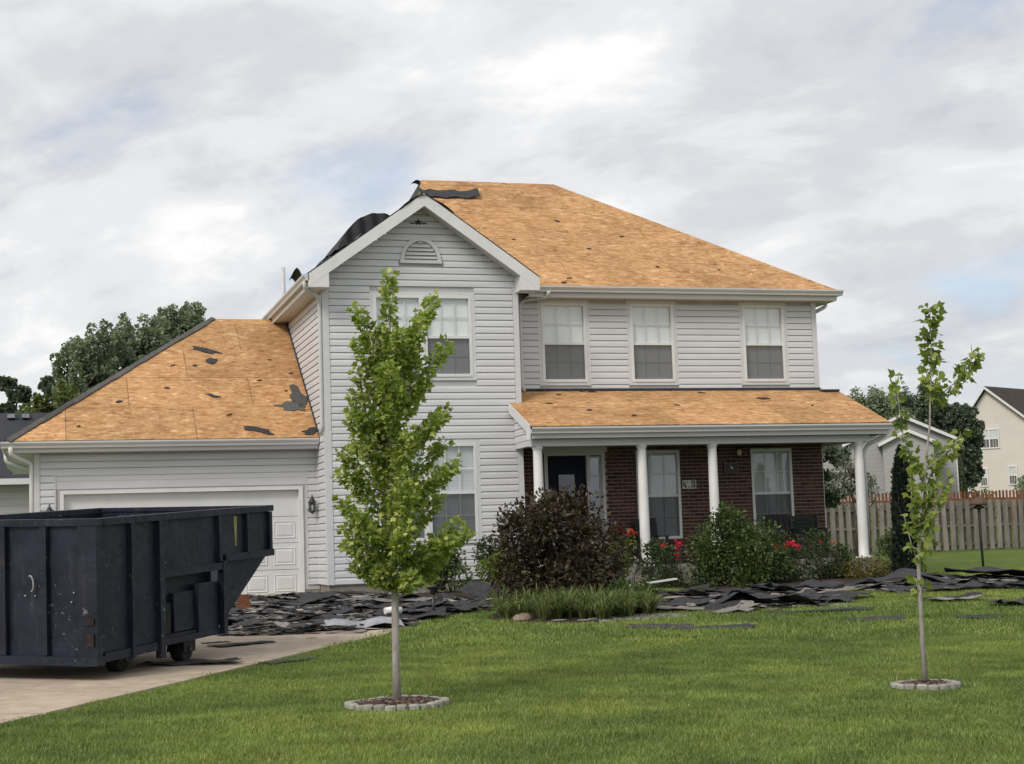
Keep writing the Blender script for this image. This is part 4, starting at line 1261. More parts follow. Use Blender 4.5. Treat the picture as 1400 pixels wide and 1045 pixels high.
# bench by the right end
bt = thing('porch_bench', 'dark green slatted bench against the brick at the porch end', 'bench', (10.38, 0.38, 0.15))
for k in range(5): MB().box(10.03, 10.66, 0.56, 0.585, 0.60 + k * 0.094, 0.685 + k * 0.094).build('back_slat', 'cypress_leaf', bt)
for k in range(4): MB().box(10.03, 10.66, 0.16 + k * 0.1, 0.245 + k * 0.1, 0.555, 0.575).build('seat_slat', 'cypress_leaf', bt)
for xx in (10.02, 10.64):
    MB().box(xx, xx + 0.05, 0.14, 0.19, 0.15, 0.76).build('leg', 'black_metal', bt)
    MB().box(xx, xx + 0.05, 0.535, 0.5595, 0.15, 1.08).build('leg', 'black_metal', bt)
    MB().box(xx - 0.005, xx + 0.055, 0.12, 0.56, 0.76, 0.785).build('armrest', 'black_metal', bt)


# ================================================================== DUMPSTER
def dumpster():
    phi, tau, rho = 0.649, 0.049, 0.024
    K = 0.93                                                   # overall size
    A = Vector((-4.770, -14.054, -0.327))
    h = Vector((math.sin(phi), math.cos(phi), 0)); s = Vector((-math.cos(phi), math.sin(phi), 0)); z = Vector((0, 0, 1))
    e1 = h * math.cos(tau) + z * math.sin(tau); e2 = s * math.cos(rho) + z * math.sin(rho)
    e3 = e1.cross(e2).normalized(); e2 = e3.cross(e1).normalized()
    L, Wd, H = 3.80, 2.62, 1.49
    root = thing('roll_off_dumpster', 'dark navy steel roll-off dumpster with ribbed sides parked on the driveway', 'dumpster', tuple(A + e1 * 1.9 + e2 * 1.3 - e3 * 0.13))
    P = lambda a, b, c: A + (e1 * a + e2 * b + e3 * c) * K      # a along, b across to the left, c up
    def prism(poly, ext, nm, mat='dumpster', par=None):
        return MB().prism([P(*p) for p in poly], (e1 * ext[0] + e2 * ext[1] + e3 * ext[2]) * K).build(nm, mat, par or root)
    def bx(a0, a1, b0, b1, c0, c1, nm, mat='dumpster', par=None):
        return prism([(a0, b0, c0), (a1, b0, c0), (a1, b1, c0), (a0, b1, c0)], (0, 0, c1 - c0), nm, mat, par)
    T = 0.045
    side = [(0, 0, 0), (2.62, 0, 0), (2.62, 0, 0.20), (3.74, 0, 0.80), (3.74, 0, H), (0, 0, H)]
    # near side wall: a lower recess between the ribs at 1.2 and 2.6
    near = [(0.06, 0.02, 0.05), (1.18, 0.02, 0.05), (1.18, 0.02, 0.80), (2.55, 0.02, 0.80), (2.55, 0.02, 0.10), (3.74, 0.02, 0.90), (3.74, 0.02, H - 0.05), (0.06, 0.02, H - 0.05)]
    prism(near, (0, T, 0), 'side_wall')
    prism([(1.18, 0.16, 0.05), (2.55, 0.16, 0.05), (2.55, 0.16, 0.80), (1.18, 0.16, 0.80)], (0, T, 0), 'recess_wall')
    prism([(0.06, Wd - 0.02 - T, 0.05), (2.55, Wd - 0.02 - T, 0.05), (3.74, Wd - 0.02 - T, 0.90), (3.74, Wd - 0.02 - T, H - 0.05), (0.06, Wd - 0.02 - T, H - 0.05)], (0, T, 0), 'side_wall')
    bx(0.02, 0.02 + T, 0.06, Wd - 0.06, 0.0, H - 0.05, 'end_door')
    bx(3.70, 3.70 + T, 0.06, Wd - 0.06, 0.84, H - 0.05, 'front_wall', 'dumpster')
    prism([(2.55, 0.07, 0.06), (3.73, 0.07, 0.86), (3.73, 0.07, 0.90), (2.55, 0.07, 0.11)], (0, Wd - 0.14, 0), 'sloped_front')
    bx(0.07, 2.56, 0.07, Wd - 0.07, 0.04, 0.085, 'floor_plate', 'dumpster_in')
    # top rails
    bx(-0.02, 0.085, -0.03, Wd + 0.03, H - 0.075, H, 'top_rail')
    bx(0.095, 3.80, -0.03, 0.08, H - 0.075, H, 'top_rail')
    bx(0.095, 3.80, Wd - 0.08, Wd + 0.03, H - 0.075, H, 'top_rail')
    bx(3.70, 3.80, 0.085, Wd - 0.085, H - 0.074, H - 0.001, 'top_rail')
    # end ribs and posts on the door end
    for k, b in enumerate((0.66, 1.20, 1.75, 2.25)):
        bx(-0.045, 0.02, b - 0.04, b + 0.04, 0.03, H - 0.08, 'rib')
    bx(-0.03, 0.07, -0.012, 0.22, 0.02, H - 0.08, 'corner_post')
    bx(-0.03, 0.07, Wd - 0.14, Wd + 0.012, 0.02, H - 0.08, 'corner_post')
    bx(-0.06, 0.10, -0.02, Wd + 0.02, -0.075, 0.02, 'end_rail')
    # near side: ribs and rails
    bx(0.11, 1.20, -0.012, 0.07, -0.05, 0.045, 'bottom_rail')
    bx(1.14, 1.235, -0.045, 0.03, -0.14, H - 0.08, 'rib')
    bx(0.60, 0.66, -0.035, 0.02, -0.07, H - 0.08, 'rib')
    bx(2.52, 2.60, -0.04, 0.03, -0.02, 0.86, 'rib')
    bx(2.45, 2.52, -0.035, 0.02, 0.86, H - 0.08, 'rib')
    bx(3.12, 3.17, -0.035, 0.02, 0.90, H - 0.08, 'rib')
    bx(3.70, 3.76, -0.03, 0.02, 0.90, H - 0.08, 'corner_post')
    bx(1.24, 2.515, -0.035, 0.04, 0.76, 0.845, 'side_rail')
    bx(2.605, 3.79, -0.035, 0.04, 0.845, 0.93, 'side_rail')
    bx(1.24, 2.515, 0.02, 0.20, -0.02, 0.05, 'bottom_rail')
    bx(1.62, 2.51, 0.09, 0.16, 0.10, 0.55, 'hoist_plate')
    bx(2.06, 2.50, 0.03, 0.09, 0.03, 0.62, 'hoist_plate')
    bx(1.26, 1.56, 0.10, 0.159, 0.10, 0.44, 'pocket_shade_fill', 'rubber')  # solid black box; its colour stands in for the shade inside the pocket
    for b in (0.45, Wd - 0.6):
        bx(0.15, 2.9, b, b + 0.15, -0.105, 0.035, 'skid_rail')
    # ground rollers
    def roller(a, b):
        c = P(a, b, 0)
        gz_ = g(c.y) + 0.02
        cc = Vector((c.x, c.y, gz_ + 0.13))
        ax = Vector((e2.x, e2.y, 0)).normalized()
        w_ = MB().tube([cc - ax * 0.075, cc - ax * 0.07, cc + ax * 0.07, cc + ax * 0.075], [0.115, 0.13, 0.13, 0.115], 18).build('roller_wheel', 'rubber', root)
        MB().tube([cc - ax * 0.13, cc + ax * 0.13], 0.03, 10).build('axle', 'black_metal', w_)
        top = P(a, b, -0.01)
        MB().bar(cc - ax * 0.10 - Vector((0, 0, 0.03)), (top - ax * 0.10), 0.02, 0.24, e1).build('wheel_bracket', 'dumpster', root)
        MB().bar(cc + ax * 0.10 - Vector((0, 0, 0.03)), (top + ax * 0.10), 0.02, 0.24, e1).build('wheel_bracket', 'dumpster', root)
    roller(2.15, 0.34); roller(2.15, Wd - 0.34)
    roller(0.95, 0.42); roller(0.95, Wd - 0.42)
    # small fittings on the end door: bent handle, hinge blocks, latch
    hp = [P(-0.0, 0.83 + 0.035 * math.cos(t), 0.80 + 0.085 * math.sin(t)) - e1 * (0.03 + 0.01 * math.sin(t)) for t in [math.pi * (0.35 + 1.2 * k / 9) for k in range(10)]]
    MB().tube(hp, 0.009, 6).build('grab_handle', 'plastic_sheet', root)
    for b, c in ((0.80, 0.665), (0.93, 0.665), (0.30, 0.70), (0.33, 0.60)):
        MB().tube([P(0.02, b, c), P(-0.005, b, c)], 0.008, 8).build('bolt', 'plastic_sheet', root)
    for c in (0.36, 0.20, 0.13):
        MB().prism([P(-0.034, 0.02, c), P(-0.034, 0.12, c), P(-0.034, 0.12, c + 0.07), P(-0.034, 0.02, c + 0.07)], -e1 * 0.014).build('hinge_block', 'rusty', root)
    for b, c in ((1.28, 0.33), (1.24, 0.20)):
        MB().prism([P(-0.0, b - 0.04, c), P(-0.0, b + 0.04, c), P(-0.0, b + 0.03, c + 0.13), P(-0.0, b - 0.02, c + 0.10)], -e1 * 0.02).build('latch_plate', 'rusty', root)
    MB().prism([P(2.90, 0.019, 1.02), P(2.93, 0.019, 1.02), P(2.955, 0.019, 1.38), P(2.87, 0.019, 1.40)], -e2 * 0.003).build('warning_sticker', 'sticker', root)
    return root
dumpster()
# the brick that chocks the front of the dumpster
def chock():
    x, y = -2.22, -4.75
    b = MB()
    b.box(x - 0.10, x + 0.12, y - 0.06, y + 0.05, g(y), g(y) + 0.20).box(x - 0.06, x + 0.10, y - 0.05, y + 0.04, g(y) + 0.2, g(y) + 0.32)
    b.build('chock_block', 'rust_brick', label='orange-brown block standing under the raised front of the dumpster', cat='block')
chock()


# ================================================================== YOUNG TREES
def limb(mb, p, q, r0, r1, bend=0.06, n=5, sides=6):
    p, q = Vector(p), Vector(q)
    pts = []
    side = Vector((rnd.uniform(-1, 1), rnd.uniform(-1, 1), 0)) * bend * (q - p).length
    for k in range(n + 1):
        t = k / n
        pts.append(p.lerp(q, t) + side * math.sin(math.pi * t) + Vector((0, 0, 0.10 * (q - p).length * (t * t - t))))
    mb.tube(pts, [r0 + (r1 - r0) * k / n for k in range(n + 1)], sides)
    return pts


def along(pts, n, t0=0.0):
    """n points spread along a polyline with directions"""
    P = np.array([tuple(p) for p in pts]); seg = np.diff(P, axis=0); L = np.linalg.norm(seg, axis=1); C_ = np.concatenate([[0], np.cumsum(L)])
    t = rng.uniform(t0, 1, n) * C_[-1]
    i = np.clip(np.searchsorted(C_, t) - 1, 0, len(L) - 1)
    return P[i] + seg[i] * ((t - C_[i]) / L[i])[:, None], seg[i] / L[i][:, None], t / C_[-1]


def maple(base):
    bx_, by_ = base; bz = g(by_)
    B = Vector((bx_, by_, bz))
    t = thing('maple_tree', 'bushy young green maple with slim grey trunk in a stone ring on the lawn', 'tree', tuple(B))
    tr = MB()
    trunk = [(0, 0, -0.05), (0.0, 0, 0.4), (0.005, 0.0, 0.95), (0.0, 0.01, 1.6), (-0.01, 0, 2.2), (0.0, 0, 2.8), (0.02, 0, 3.3), (0.02, 0, 3.62)]
    rad = [0.040, 0.033, 0.031, 0.026, 0.020, 0.014, 0.009, 0.004]
    tr.tube([B + Vector(p) for p in trunk], rad, 12)
    pos = []; out = []
    def spray(pts, n, r, t0=0.12):
        p, d, tt = along(pts, n, t0)
        o = rng.normal(size=(n, 3)); o /= np.linalg.norm(o, axis=1)[:, None]
        rr = r * rng.uniform(0.2, 1.0, n) ** 0.6 * (1.0 - 0.35 * tt)
        pos.append(p + o * rr[:, None] * np.array([1, 1, 0.85])); out.append(o + d * 0.6)
    TX = np.interp
    tx = lambda z: float(np.interp(z, [p[2] for p in trunk], [p[0] for p in trunk]))
    main = [(2.85, -.27, 0.05, 3.36), (2.95, .44, 0.08, 3.46), (2.45, .50, -.1, 3.05), (2.40, -.27, .05, 2.80), (2.1, .52, .1, 2.50), (1.95, -.36, -.1, 2.42), (1.85, -.30, .2, 2.25),
            (1.5, -.42, .05, 1.95), (1.55, .60, .05, 2.03), (1.25, -.38, -.15, 1.62), (1.15, .58, -.1, 1.52), (1.05, -.38, .1, 1.36), (1.0, .36, .1, 1.08), (1.02, -.16, -.15, 1.10), (1.0, .12, -.25, 1.06),
            (2.6, .3, .2, 3.0), (1.7, .42, -.2, 1.95), (1.35, .45, .15, 1.75), (1.1, .66, .05, 1.42), (1.2, .5, -.22, 1.38), (1.05, .46, .18, 1.2), (1.35, -.44, .1, 1.72), (1.1, -.44, -.05, 1.5), (1.7, -.44, -.12, 2.12), (1.0, -.3, .2, 1.18), (1.8, .5, .1, 2.2), (2.3, .36, .15, 2.75), (2.2, -.34, -.12, 2.62), (2.55, -.24, .12, 3.08), (2.7, .26, -.1, 3.2), (2.0, .42, -.15, 2.42), (2.15, -.3, .18, 2.5), (2.75, .34, .05, 3.3)]
    for z0, dx, dy, z1 in main:
        p = limb(tr, B + Vector((tx(z0), 0, z0)), B + Vector((dx, dy, z1)), 0.011, 0.003, 0.05)
        L = math.hypot(dx, z1 - z0)
        spray(p, int(170 + 210 * L), 0.105)
    for k in range(16):
        z0 = 1.0 + 2.0 * k / 16 + rnd.uniform(-.05, .05)
        a = rnd.choice((-1, 1)) * math.pi / 2 + rnd.uniform(-.7, .7)
        ln = (0.46 - 0.10 * abs(z0 - 1.5)) * rnd.uniform(.7, 1)
        p = limb(tr, B + Vector((tx(z0), 0, z0)), B + Vector((ln * math.cos(a) * 0.7, ln * math.sin(a), z0 + ln * .75)), 0.009, 0.003, 0.05)
        spray(p, 180, 0.11)
    spray([B + Vector((0.0, 0, 1.1)), B + Vector((0, 0, 3.0))], 520, 0.17, 0.0)
    spray([B + Vector((0.01, 0, 2.75)), B + Vector((0.02, 0, 3.66))], 460, 0.11, 0.0)
    tr.build('trunk', 'bark_grey', t)
    leaves('crown', 'maple_leaf', t, 'maple', np.vstack(pos), 0.047, np.vstack(out), 0.45, 0.7)
    # stake-top paint of the trunk is left out; a plastic guard is not there
    return t
T1 = (-2.45, -17.25)
maple(T1)


def sapling(base):
    bx_, by_ = base; bz = g(by_)
    B = Vector((bx_, by_, bz))
    t = thing('sapling', 'thin sparse sapling with few leaves in a small stone ring on the lawn', 'tree', tuple(B))
    tr = MB()
    stem = [(0, 0, -.05), (-.005, 0, .5), (0, 0, 1.0), (.03, 0, 1.37), (.10, 0, 1.75), (.19, 0, 2.25), (.245, 0, 2.85), (.26, 0, 3.28)]
    tr.tube([B + Vector(p) for p in stem], [.024, .020, .017, .014, .011, .009, .006, .003], 10)
    pos = []; out = []
    def spray(pts, n, r, t0=0.1):
        p, d, tt = along(pts, n, t0)
        o = rng.normal(size=(n, 3)); o /= np.linalg.norm(o, axis=1)[:, None]
        pos.append(p + o * (r * rng.uniform(0.2, 1, n))[:, None]); out.append(o + d * .3)
    V_ = lambda *p: B + Vector(p)
    for a, b, c, n, r in [((.10, 0, 1.72), (-.06, .03, 2.15), (-.11, .02, 2.66), 105, .07), ((.22, 0, 2.45), (.46, -.02, 2.62), (.72, .0, 2.90), 105, .085), ((.08, 0, 1.62), (.22, .05, 1.85), (.36, .02, 2.12), 60, .07),
                          ((.03, 0, 1.35), (.16, -.06, 1.55), (.30, -.05, 1.80), 60, .085), ((.0, 0, 1.05), (-.07, -.02, 1.22), (-.13, -.03, 1.46), 16, .05), ((.0, 0, 1.05), (.08, .02, 1.12), (.15, .02, 1.22), 12, .05),
                          ((.02, 0, 1.2), (.0, .05, 1.45), (.02, .08, 1.9), 45, .06), ((.0, 0, .78), (-.03, -.02, .84), (-.05, -.02, .92), 9, .04), ((.0, 0, .78), (.03, .02, .83), (.06, .03, .90), 8, .04), ((.12, 0, 1.85), (.30, -.05, 2.0), (.48, -.04, 2.16), 45, .075)]:
        tr.tube([V_(*a), V_(*b), V_(*c)], [.008, .005, .002], 6)
        spray([V_(*a), V_(*b), V_(*c)], n, r)
    spray([V_(.225, 0, 2.45), V_(.26, 0, 3.3)], 190, .095, 0)
    spray([V_(.03, 0, 1.15), V_(.12, 0, 1.72)], 120, .11, 0)
    tr.build('trunk', 'bark_grey', t)
    leaves('crown', 'sapling_leaf', t, 'maple', np.vstack(pos), 0.066, np.vstack(out), 0.7, 0.5)
T2 = (1.96, -18.25)
sapling(T2)


def stone_ring(c, r, n, label):
    t = thing('stone_ring', label, 'stone edging', (c[0], c[1], g(c[1])))
    for k in range(n):
        a = 2 * math.pi * k / n + rnd.uniform(-.03, .03)
        w_ = 2 * math.pi * r / n * 0.94
        x, y = c[0] + r * math.cos(a), c[1] + r * math.sin(a)
        b = MB(); vs = []
        hh = rnd.uniform(.028, .042)
        for lev, sc in ((0, 1.0), (hh * .7, 1.0), (hh, .78)):
            for q in range(8):
                an = 2 * math.pi * q / 8 + .39
                u_, v_ = w_ / 2 * sc * max(-1, min(1, 1.25 * math.cos(an))), 0.042 * sc * max(-1, min(1, 1.25 * math.sin(an)))
                j = 1 + rnd.uniform(-.07, .07)
                vs.append((x + (-math.sin(a) * u_ + math.cos(a) * v_) * j, y + (math.cos(a) * u_ + math.sin(a) * v_) * j, g(c[1]) + lev - (0.02 if lev == 0 else 0)))
        fs = [(l * 8 + q, l * 8 + (q + 1) % 8, l * 8 + 8 + (q + 1) % 8, l * 8 + 8 + q) for l in range(2) for q in range(8)] + [tuple(range(16, 24))]
        b.add(vs, fs); b.build('edging_stone', 'ringstone', t)
    d = MB()
    N = 24
    d.add([(c[0], c[1], g(c[1]) + .035)] + [(c[0] + r * .92 * math.cos(2 * math.pi * k / N), c[1] + r * .92 * math.sin(2 * math.pi * k / N), g(c[1]) + .012) for k in range(N)], [(0, 1 + k, 1 + (k + 1) % N) for k in range(N)])
    d.build('mulch', 'mulch', t)
    chips = MB()
    for k in range(int(900 * r * r / .16)):
        rr = r * .88 * math.sqrt(rnd.random()); a = rnd.uniform(0, 6.283)
        x, y = c[0] + rr * math.cos(a), c[1] + rr * math.sin(a); z = g(c[1]) + .012 + .024 * (1 - rr / r) + rnd.uniform(0, .018)
        ang = rnd.uniform(0, 3.14); L = rnd.uniform(.012, .035)
        chips.bar((x - L * math.cos(ang), y - L * math.sin(ang), z), (x + L * math.cos(ang), y + L * math.sin(ang), z + rnd.uniform(-.012, .012)), rnd.uniform(.006, .014), .004)
    o = chips.build('mulch_chips', CHIP, t); o['kind'] = 'stuff'


CHIP = m_leaf('bark_chip', [(0, (0.05, 0.028, 0.02)), (0.5, (0.11, 0.065, 0.045)), (0.9, (0.2, 0.14, 0.1)), (1, (0.42, 0.36, 0.3))], 0.0)
stone_ring(T1, 0.40, 26, 'stone ring with brown mulch round the foot of the bushy maple')
stone_ring(T2, 0.255, 17, 'small stone ring with dark soil round the foot of the thin sapling')


# ================================================================== SHRUBS
def shrub(name, label, c, rx, ry, h, n, size, mat, kind='oval', z0=0.0, lobes=9, cat='shrub', group=None, stems=7, bark='bark_dark', low=0.03, droop=0.1):
    """foliage spread over many overlapping lobes of a rounded bush"""
    cx, cy = c; bz = g(cy) + z0
    t = thing(name, label, cat, (cx, cy, bz), group)
    st = MB(); pos = []; out = []
    for k in range(lobes):
        a = rnd.uniform(0, 6.283); rr = math.sqrt(rnd.random()) * .72
        zz = (rnd.uniform(low, 1) if k % 3 else rnd.uniform(low, .45)) if k > 2 else rnd.uniform(.55, .8)
        prof = math.sqrt(max(.15, 1 - (max(0, zz - .45) / .62) ** 2))
        p = np.array([cx + rx * rr * prof * math.cos(a), cy + ry * rr * prof * math.sin(a), bz + h * (zz * .84)])
        lr = rnd.uniform(.30, .46)
        m_ = int(n / lobes)
        b, d = ball(m_, 1.0, .12)
        pos.append(p + b * np.array([rx * lr, ry * lr, h * lr * .62])); out.append(d)
        limb(st, (cx + rnd.uniform(-.08, .08) * rx, cy + rnd.uniform(-.08, .08) * ry, bz - .03), tuple(p), .012, .004, .05, 4, 5)
        if k % 2 == 0:      # shoots that stick out past the mass
            e = p + np.array([(p[0] - cx) * .35 + rnd.uniform(-.06, .06), (p[1] - cy) * .35, h * rnd.uniform(.08, .18)])
            q, dd, _ = along([p, e], max(6, m_ // 9), .2)
            pos.append(q + rng.normal(size=q.shape) * .03); out.append(dd)
    P = np.vstack(pos); O_ = np.vstack(out)
    ok = P[:, 2] > bz + .02
    st.build('stems', bark, t)
    leaves('foliage', mat, t, kind, P[ok], size, O_[ok], droop, .55)
    return t


shrub('ninebark_shrub', 'large dark purple-leaved shrub in front of the entry', (2.45, -6.65), 1.22, 1.0, 1.78, 19000, .070, 'purple_leaf', lobes=30)
shrub('green_shrub', 'tall glossy green shrub between two porch columns', (7.2, -2.9), 1.08, .9, 1.52, 10500, .066, 'shrub_leaf', lobes=22)
shrub('green_shrub', 'yellow-green shrub beside the purple one at the window wall', (2.05, -4.5), .62, .55, .95, 3150, .06, 'lime_leaf', lobes=9)
shrub('green_shrub', 'dark green shrub under the lower gable window behind the maple', (2.05, -1.35), .65, .5, 1.2, 3570, .06, 'shrub_leaf', lobes=9)
shrub('green_shrub', 'dark leafy shrub at the siding left of the purple shrub', (2.9, -1.6), .55, .5, 1.25, 2940, .06, 'rose_leaf', lobes=8)
shrub('rose_bush', 'red rose bush at the foot of the second white column', (5.75, -2.75), .62, .5, .88, 4095, .05, 'rose_leaf', lobes=15)
shrub('rose_bush', 'red rose bush under the right porch window', (8.25, -2.6), .72, .55, .92, 4725, .05, 'rose_leaf', lobes=16)
shrub('rose_bush', 'low dark rose bush at the brick corner of the porch', (9.25, -2.2), .72, .55, .95, 4410, .05, 'rose_leaf', lobes=16)
shrub('golden_shrub', 'low golden-leaved shrub before the last white column', (10.0, -2.55), .62, .45, .48, 2205, .045, 'gold_leaf', lobes=14)
shrub('green_shrub', 'rounded green shrub right of the last porch column', (11.35, -1.5), .62, .5, .98, 3465, .05, 'shrub_leaf', lobes=15)
shrub('lime_shrub', 'bright green shrub with white flowers between the purple shrub and the step', (3.75, -5.4), .42, .4, .95, 2100, .055, 'lime_leaf', lobes=7)
shrub('green_shrub', 'small leafy clump at the right foot of the purple shrub', (3.3, -7.6), .42, .4, .60, 1680, .05, 'shrub_leaf', lobes=6)


def flower_heads(name, label, spots, mat, r=.05, n=26, cat='flowers', group=None, leaf='rose_leaf'):
    cx = sum(s[0] for s in spots) / len(spots); cy = sum(s[1] for s in spots) / len(spots)
    t = thing(name, label, cat, (cx, cy, g(cy)), group)
    for x, y, z in spots:
        b, d = ball(n, r, .3)
        leaves('bloom', mat, t, 'clump', np.array([x, y, z]) + b, r * .75, d, -.2, .3)
        MB().tube([(x, y, z), (x + rnd.uniform(-.02, .02), y + .03, z - .14), (x + rnd.uniform(-.05, .05), y + .05, g(y))], .005, 5).build('stalk', 'bark_dark', t)
    return t


flower_heads('rose_blooms', 'red blooms on the rose bush by the second column', [(5.55, -3.3, .55), (5.82, -3.35, .50), (5.80, -3.35, .36), (5.95, -3.25, .58), (5.80, -3.38, .60)], 'petal_red', .038, 22)
flower_heads('rose_blooms', 'red blooms on the rose bush under the right porch window', [(7.93, -3.05, .45), (8.15, -3.1, .50), (8.42, -3.0, .42), (8.22, -3.12, .49)], 'petal_red', .05, 26)
flower_heads('rose_blooms', 'orange-red buds on the low rose bush at the brick corner', [(9.1, -2.6, .50), (9.35, -2.6, .48)], 'petal_orange', .03, 14)
flower_heads('white_blooms', 'small white blooms between the purple shrub and the white column', [(4.0, -5.85, .15), (4.1, -5.7, .25), (3.9, -5.8, .05), (4.15, -5.6, .38), (3.85, -5.75, .48), (4.2, -5.55, .32)], 'petal_white', .022, 10)
# hanging geraniums beside the column
gt = thing('geranium_planter', 'planter of red geraniums standing on the porch beside the white column', 'planter', (5.62, -1.12, .15))
MB().lathe((5.62, -1.12, .15), [(.13, 0), (.17, .24), (.18, .26), (.16, .26)], 14).build('pot', 'pot', gt)
b_, d_ = ball(420, 1, .2)
leaves('foliage', 'lime_leaf', gt, 'clump', np.array([5.62, -1.12, .58]) + b_ * np.array([.24, .2, .22]), .06, d_, .2, .5)
b_, d_ = ball(110, 1, .3)
for q_, mm in ((( 5.52, -1.2, .84), 'petal_red'), ((5.74, -1.2, .81), 'petal_orange'), ((5.64, -1.15, .80), 'petal_red')):
    leaves('bloom', mm, gt, 'clump', np.array(q_) + b_[:40] * np.array([.09, .07, .05]), .045, d_[:40], -.2, .3)


def daylilies():
    t = thing('daylily_clump', 'mass of arching strap-leaved daylilies under the purple shrub', 'plants', (2.2, -8.2, g(-8.2)))
    vs = []; fs = []; ctr = []
    while len(ctr) < 85:
        a = rnd.uniform(0, 6.283); rr = math.sqrt(rnd.random())
        x = 2.2 + 1.15 * rr * math.cos(a) * math.cos(-.35) - 1.4 * rr * math.sin(a) * math.sin(-.35)
        y = -8.15 + 1.15 * rr * math.cos(a) * math.sin(-.35) + 1.4 * rr * math.sin(a) * math.cos(-.35)
        if y < -6.8: ctr.append((x, y, rnd.uniform(.8, 1.15)))
    for k in range(4200):
        x, y, sc_ = ctr[k % len(ctr)]
        an = rnd.uniform(0, 6.283); x += .05 * math.cos(an) * rnd.random(); y += .05 * math.sin(an) * rnd.random()
        z = g(y) + .02
        L = rnd.uniform(.32, .60) * sc_; sp = rnd.uniform(.35, 1.25)
        dx, dy = math.cos(an), math.sin(an); w_ = rnd.uniform(.007, .014)
        b = len(vs)
        for q in range(5):
            t_ = q / 4
            h = L * (1.5 * t_ - (.55 + .55 * sp) * t_ * t_); o = L * sp * .85 * t_ ** 1.35
            ww = w_ * (1 - t_ * .85)
            vs += [(x + dx * o - dy * ww, y + dy * o + dx * ww, z + h), (x + dx * o + dy * ww, y + dy * o - dx * ww, z + h)]
        fs += [(b + 2 * q, b + 2 * q + 1, b + 2 * q + 3, b + 2 * q + 2) for q in range(4)]
    V = np.array(vs); me = np_mesh('strap_leaves', V - np.array(WL[t.name]), np.array(fs)); me.materials.append(M['daylily_leaf'])
    link('strap_leaves', me, t)
daylilies()


def arborvitae():
    x, y = 11.0, -2.45; bz = g(y)
    t = thing('arborvitae', 'narrow dark columnar arborvitae standing past the porch corner', 'tree', (x, y, bz))
    MB().tube([(x, y, bz - .05), (x, y, bz + 1.2), (x + .02, y, bz + 2.3)], [.05, .035, .01], 8).build('trunk', 'bark_dark', t)
    n = 5200
    z = rng.uniform(0, 1, n)
    r = np.interp(z, [0, .12, .3, .6, .85, 1], [.33, .26, .21, .20, .135, .015]) * (.5 + .5 * rng.uniform(0, 1, n) ** .35)
    a = rng.uniform(0, 2 * np.pi, n)
    P = np.stack([x + .02 * z + r * np.cos(a), y + r * np.sin(a), bz + .03 + 2.52 * z], 1)
    O_ = np.stack([np.cos(a) * .5, np.sin(a) * .5, np.full(n, 1.3)], 1)
    leaves('foliage', 'cypress_leaf', t, 'oval', P, .075, O_, 0, .1)
arborvitae()
wf = MB()
for k in range(10):
    for q in range(4):
        pass
wf.add([(10.72, -2.6, g(-2.6)), (11.25, -2.75, g(-2.75)), (11.3, -2.3, g(-2.3)), (10.75, -2.2, g(-2.2)), (10.9, -2.5, g(-2.5) + .22), (11.1, -2.48, g(-2.5) + .16)], [(0, 1, 5, 4), (1, 2, 5), (2, 3, 4, 5), (3, 0, 4)])
wf.build('weed_fabric', 'weed_fabric', label='bunched grey weed fabric round the foot of the arborvitae', cat='fabric')

# ---- bird feeder on a pole
bf = thing('bird_feeder', 'brown dome-roofed bird feeder on a thin dark pole before the fence', 'bird feeder', (13.17, -1.76, g(-1.76)))
z_ = g(-1.76)
MB().tube([(13.17, -1.76, z_ - .05), (13.15, -1.76, z_ + .7), (13.14, -1.76, z_ + 1.42)], .026, 8).build('pole', 'iron_brown', bf)
MB().lathe((13.14, -1.76, z_ + 1.38), [(.14, 0), (.18, .01), (.175, .04), (.14, .10), (.08, .14), (.01, .16)], 18).build('dome_roof', 'feeder', bf)
MB().lathe((13.14, -1.76, z_ + 1.30), [(.05, 0), (.12, .02), (.12, .05), (.04, .08)], 12).build('seed_tray', 'iron_brown', bf)

# ---- black path light by the walk
lp = thing('path_light', 'short black path light post at the lawn edge by the walkway', 'lamp', (.23, -7.5, g(-7.5)))
MB().tube([(.23, -7.5, g(-7.5) - .04), (.23, -7.5, g(-7.5) + .36)], .026, 8).build('post', 'black_metal', lp)
MB().lathe((.23, -7.5, g(-7.5) + .36), [(.03, 0), (.045, .02), (.045, .09), (.07, .10), (.05, .13), (.005, .16)], 12).build('lamp_head', 'black_metal', lp)


# ---- stones
def stone(x, y, a, b, h, mat, label=None, group=None, seed=0, name='field_stone', cat='stone'):
    r = random.Random(seed)
    m = MB(); n = 12
    vs = []
    for lev, s_ in ((-.02, .9), (h * .45, 1.0), (h * .85, .72), (h, .3)):
        for k in range(n):
            an = 2 * math.pi * k / n; j = 1 + r.uniform(-.09, .09)
            vs.append((x + a * s_ * j * math.cos(an), y + b * s_ * j * math.sin(an), g(y) + lev))
    m.add(vs, [(l * n + k, l * n + (k + 1) % n, (l + 1) * n + (k + 1) % n, (l + 1) * n + k) for l in range(3) for k in range(n)] + [tuple(range(3 * n, 4 * n))], True)
    return m.build(name, mat, label=label, cat=cat, group=group)
stone(1.22, -8.75, .14, .11, .12, 'fieldstone', 'rounded tan stone at the lawn edge left of the daylilies', seed=1)
for k, (x, y, a, b) in enumerate([(1.62, -9.15, .16, .10), (1.93, -9.35, .14, .09), (2.2, -9.55, .16, .1), (1.42, -8.98, .1, .08)]):
    stone(x, y, a, b, .035, 'flagstone', 'flat pale edging stone along the front of the daylily bed', 'flat edging stones of the daylily bed', seed=20 + k, name='flat_stone')
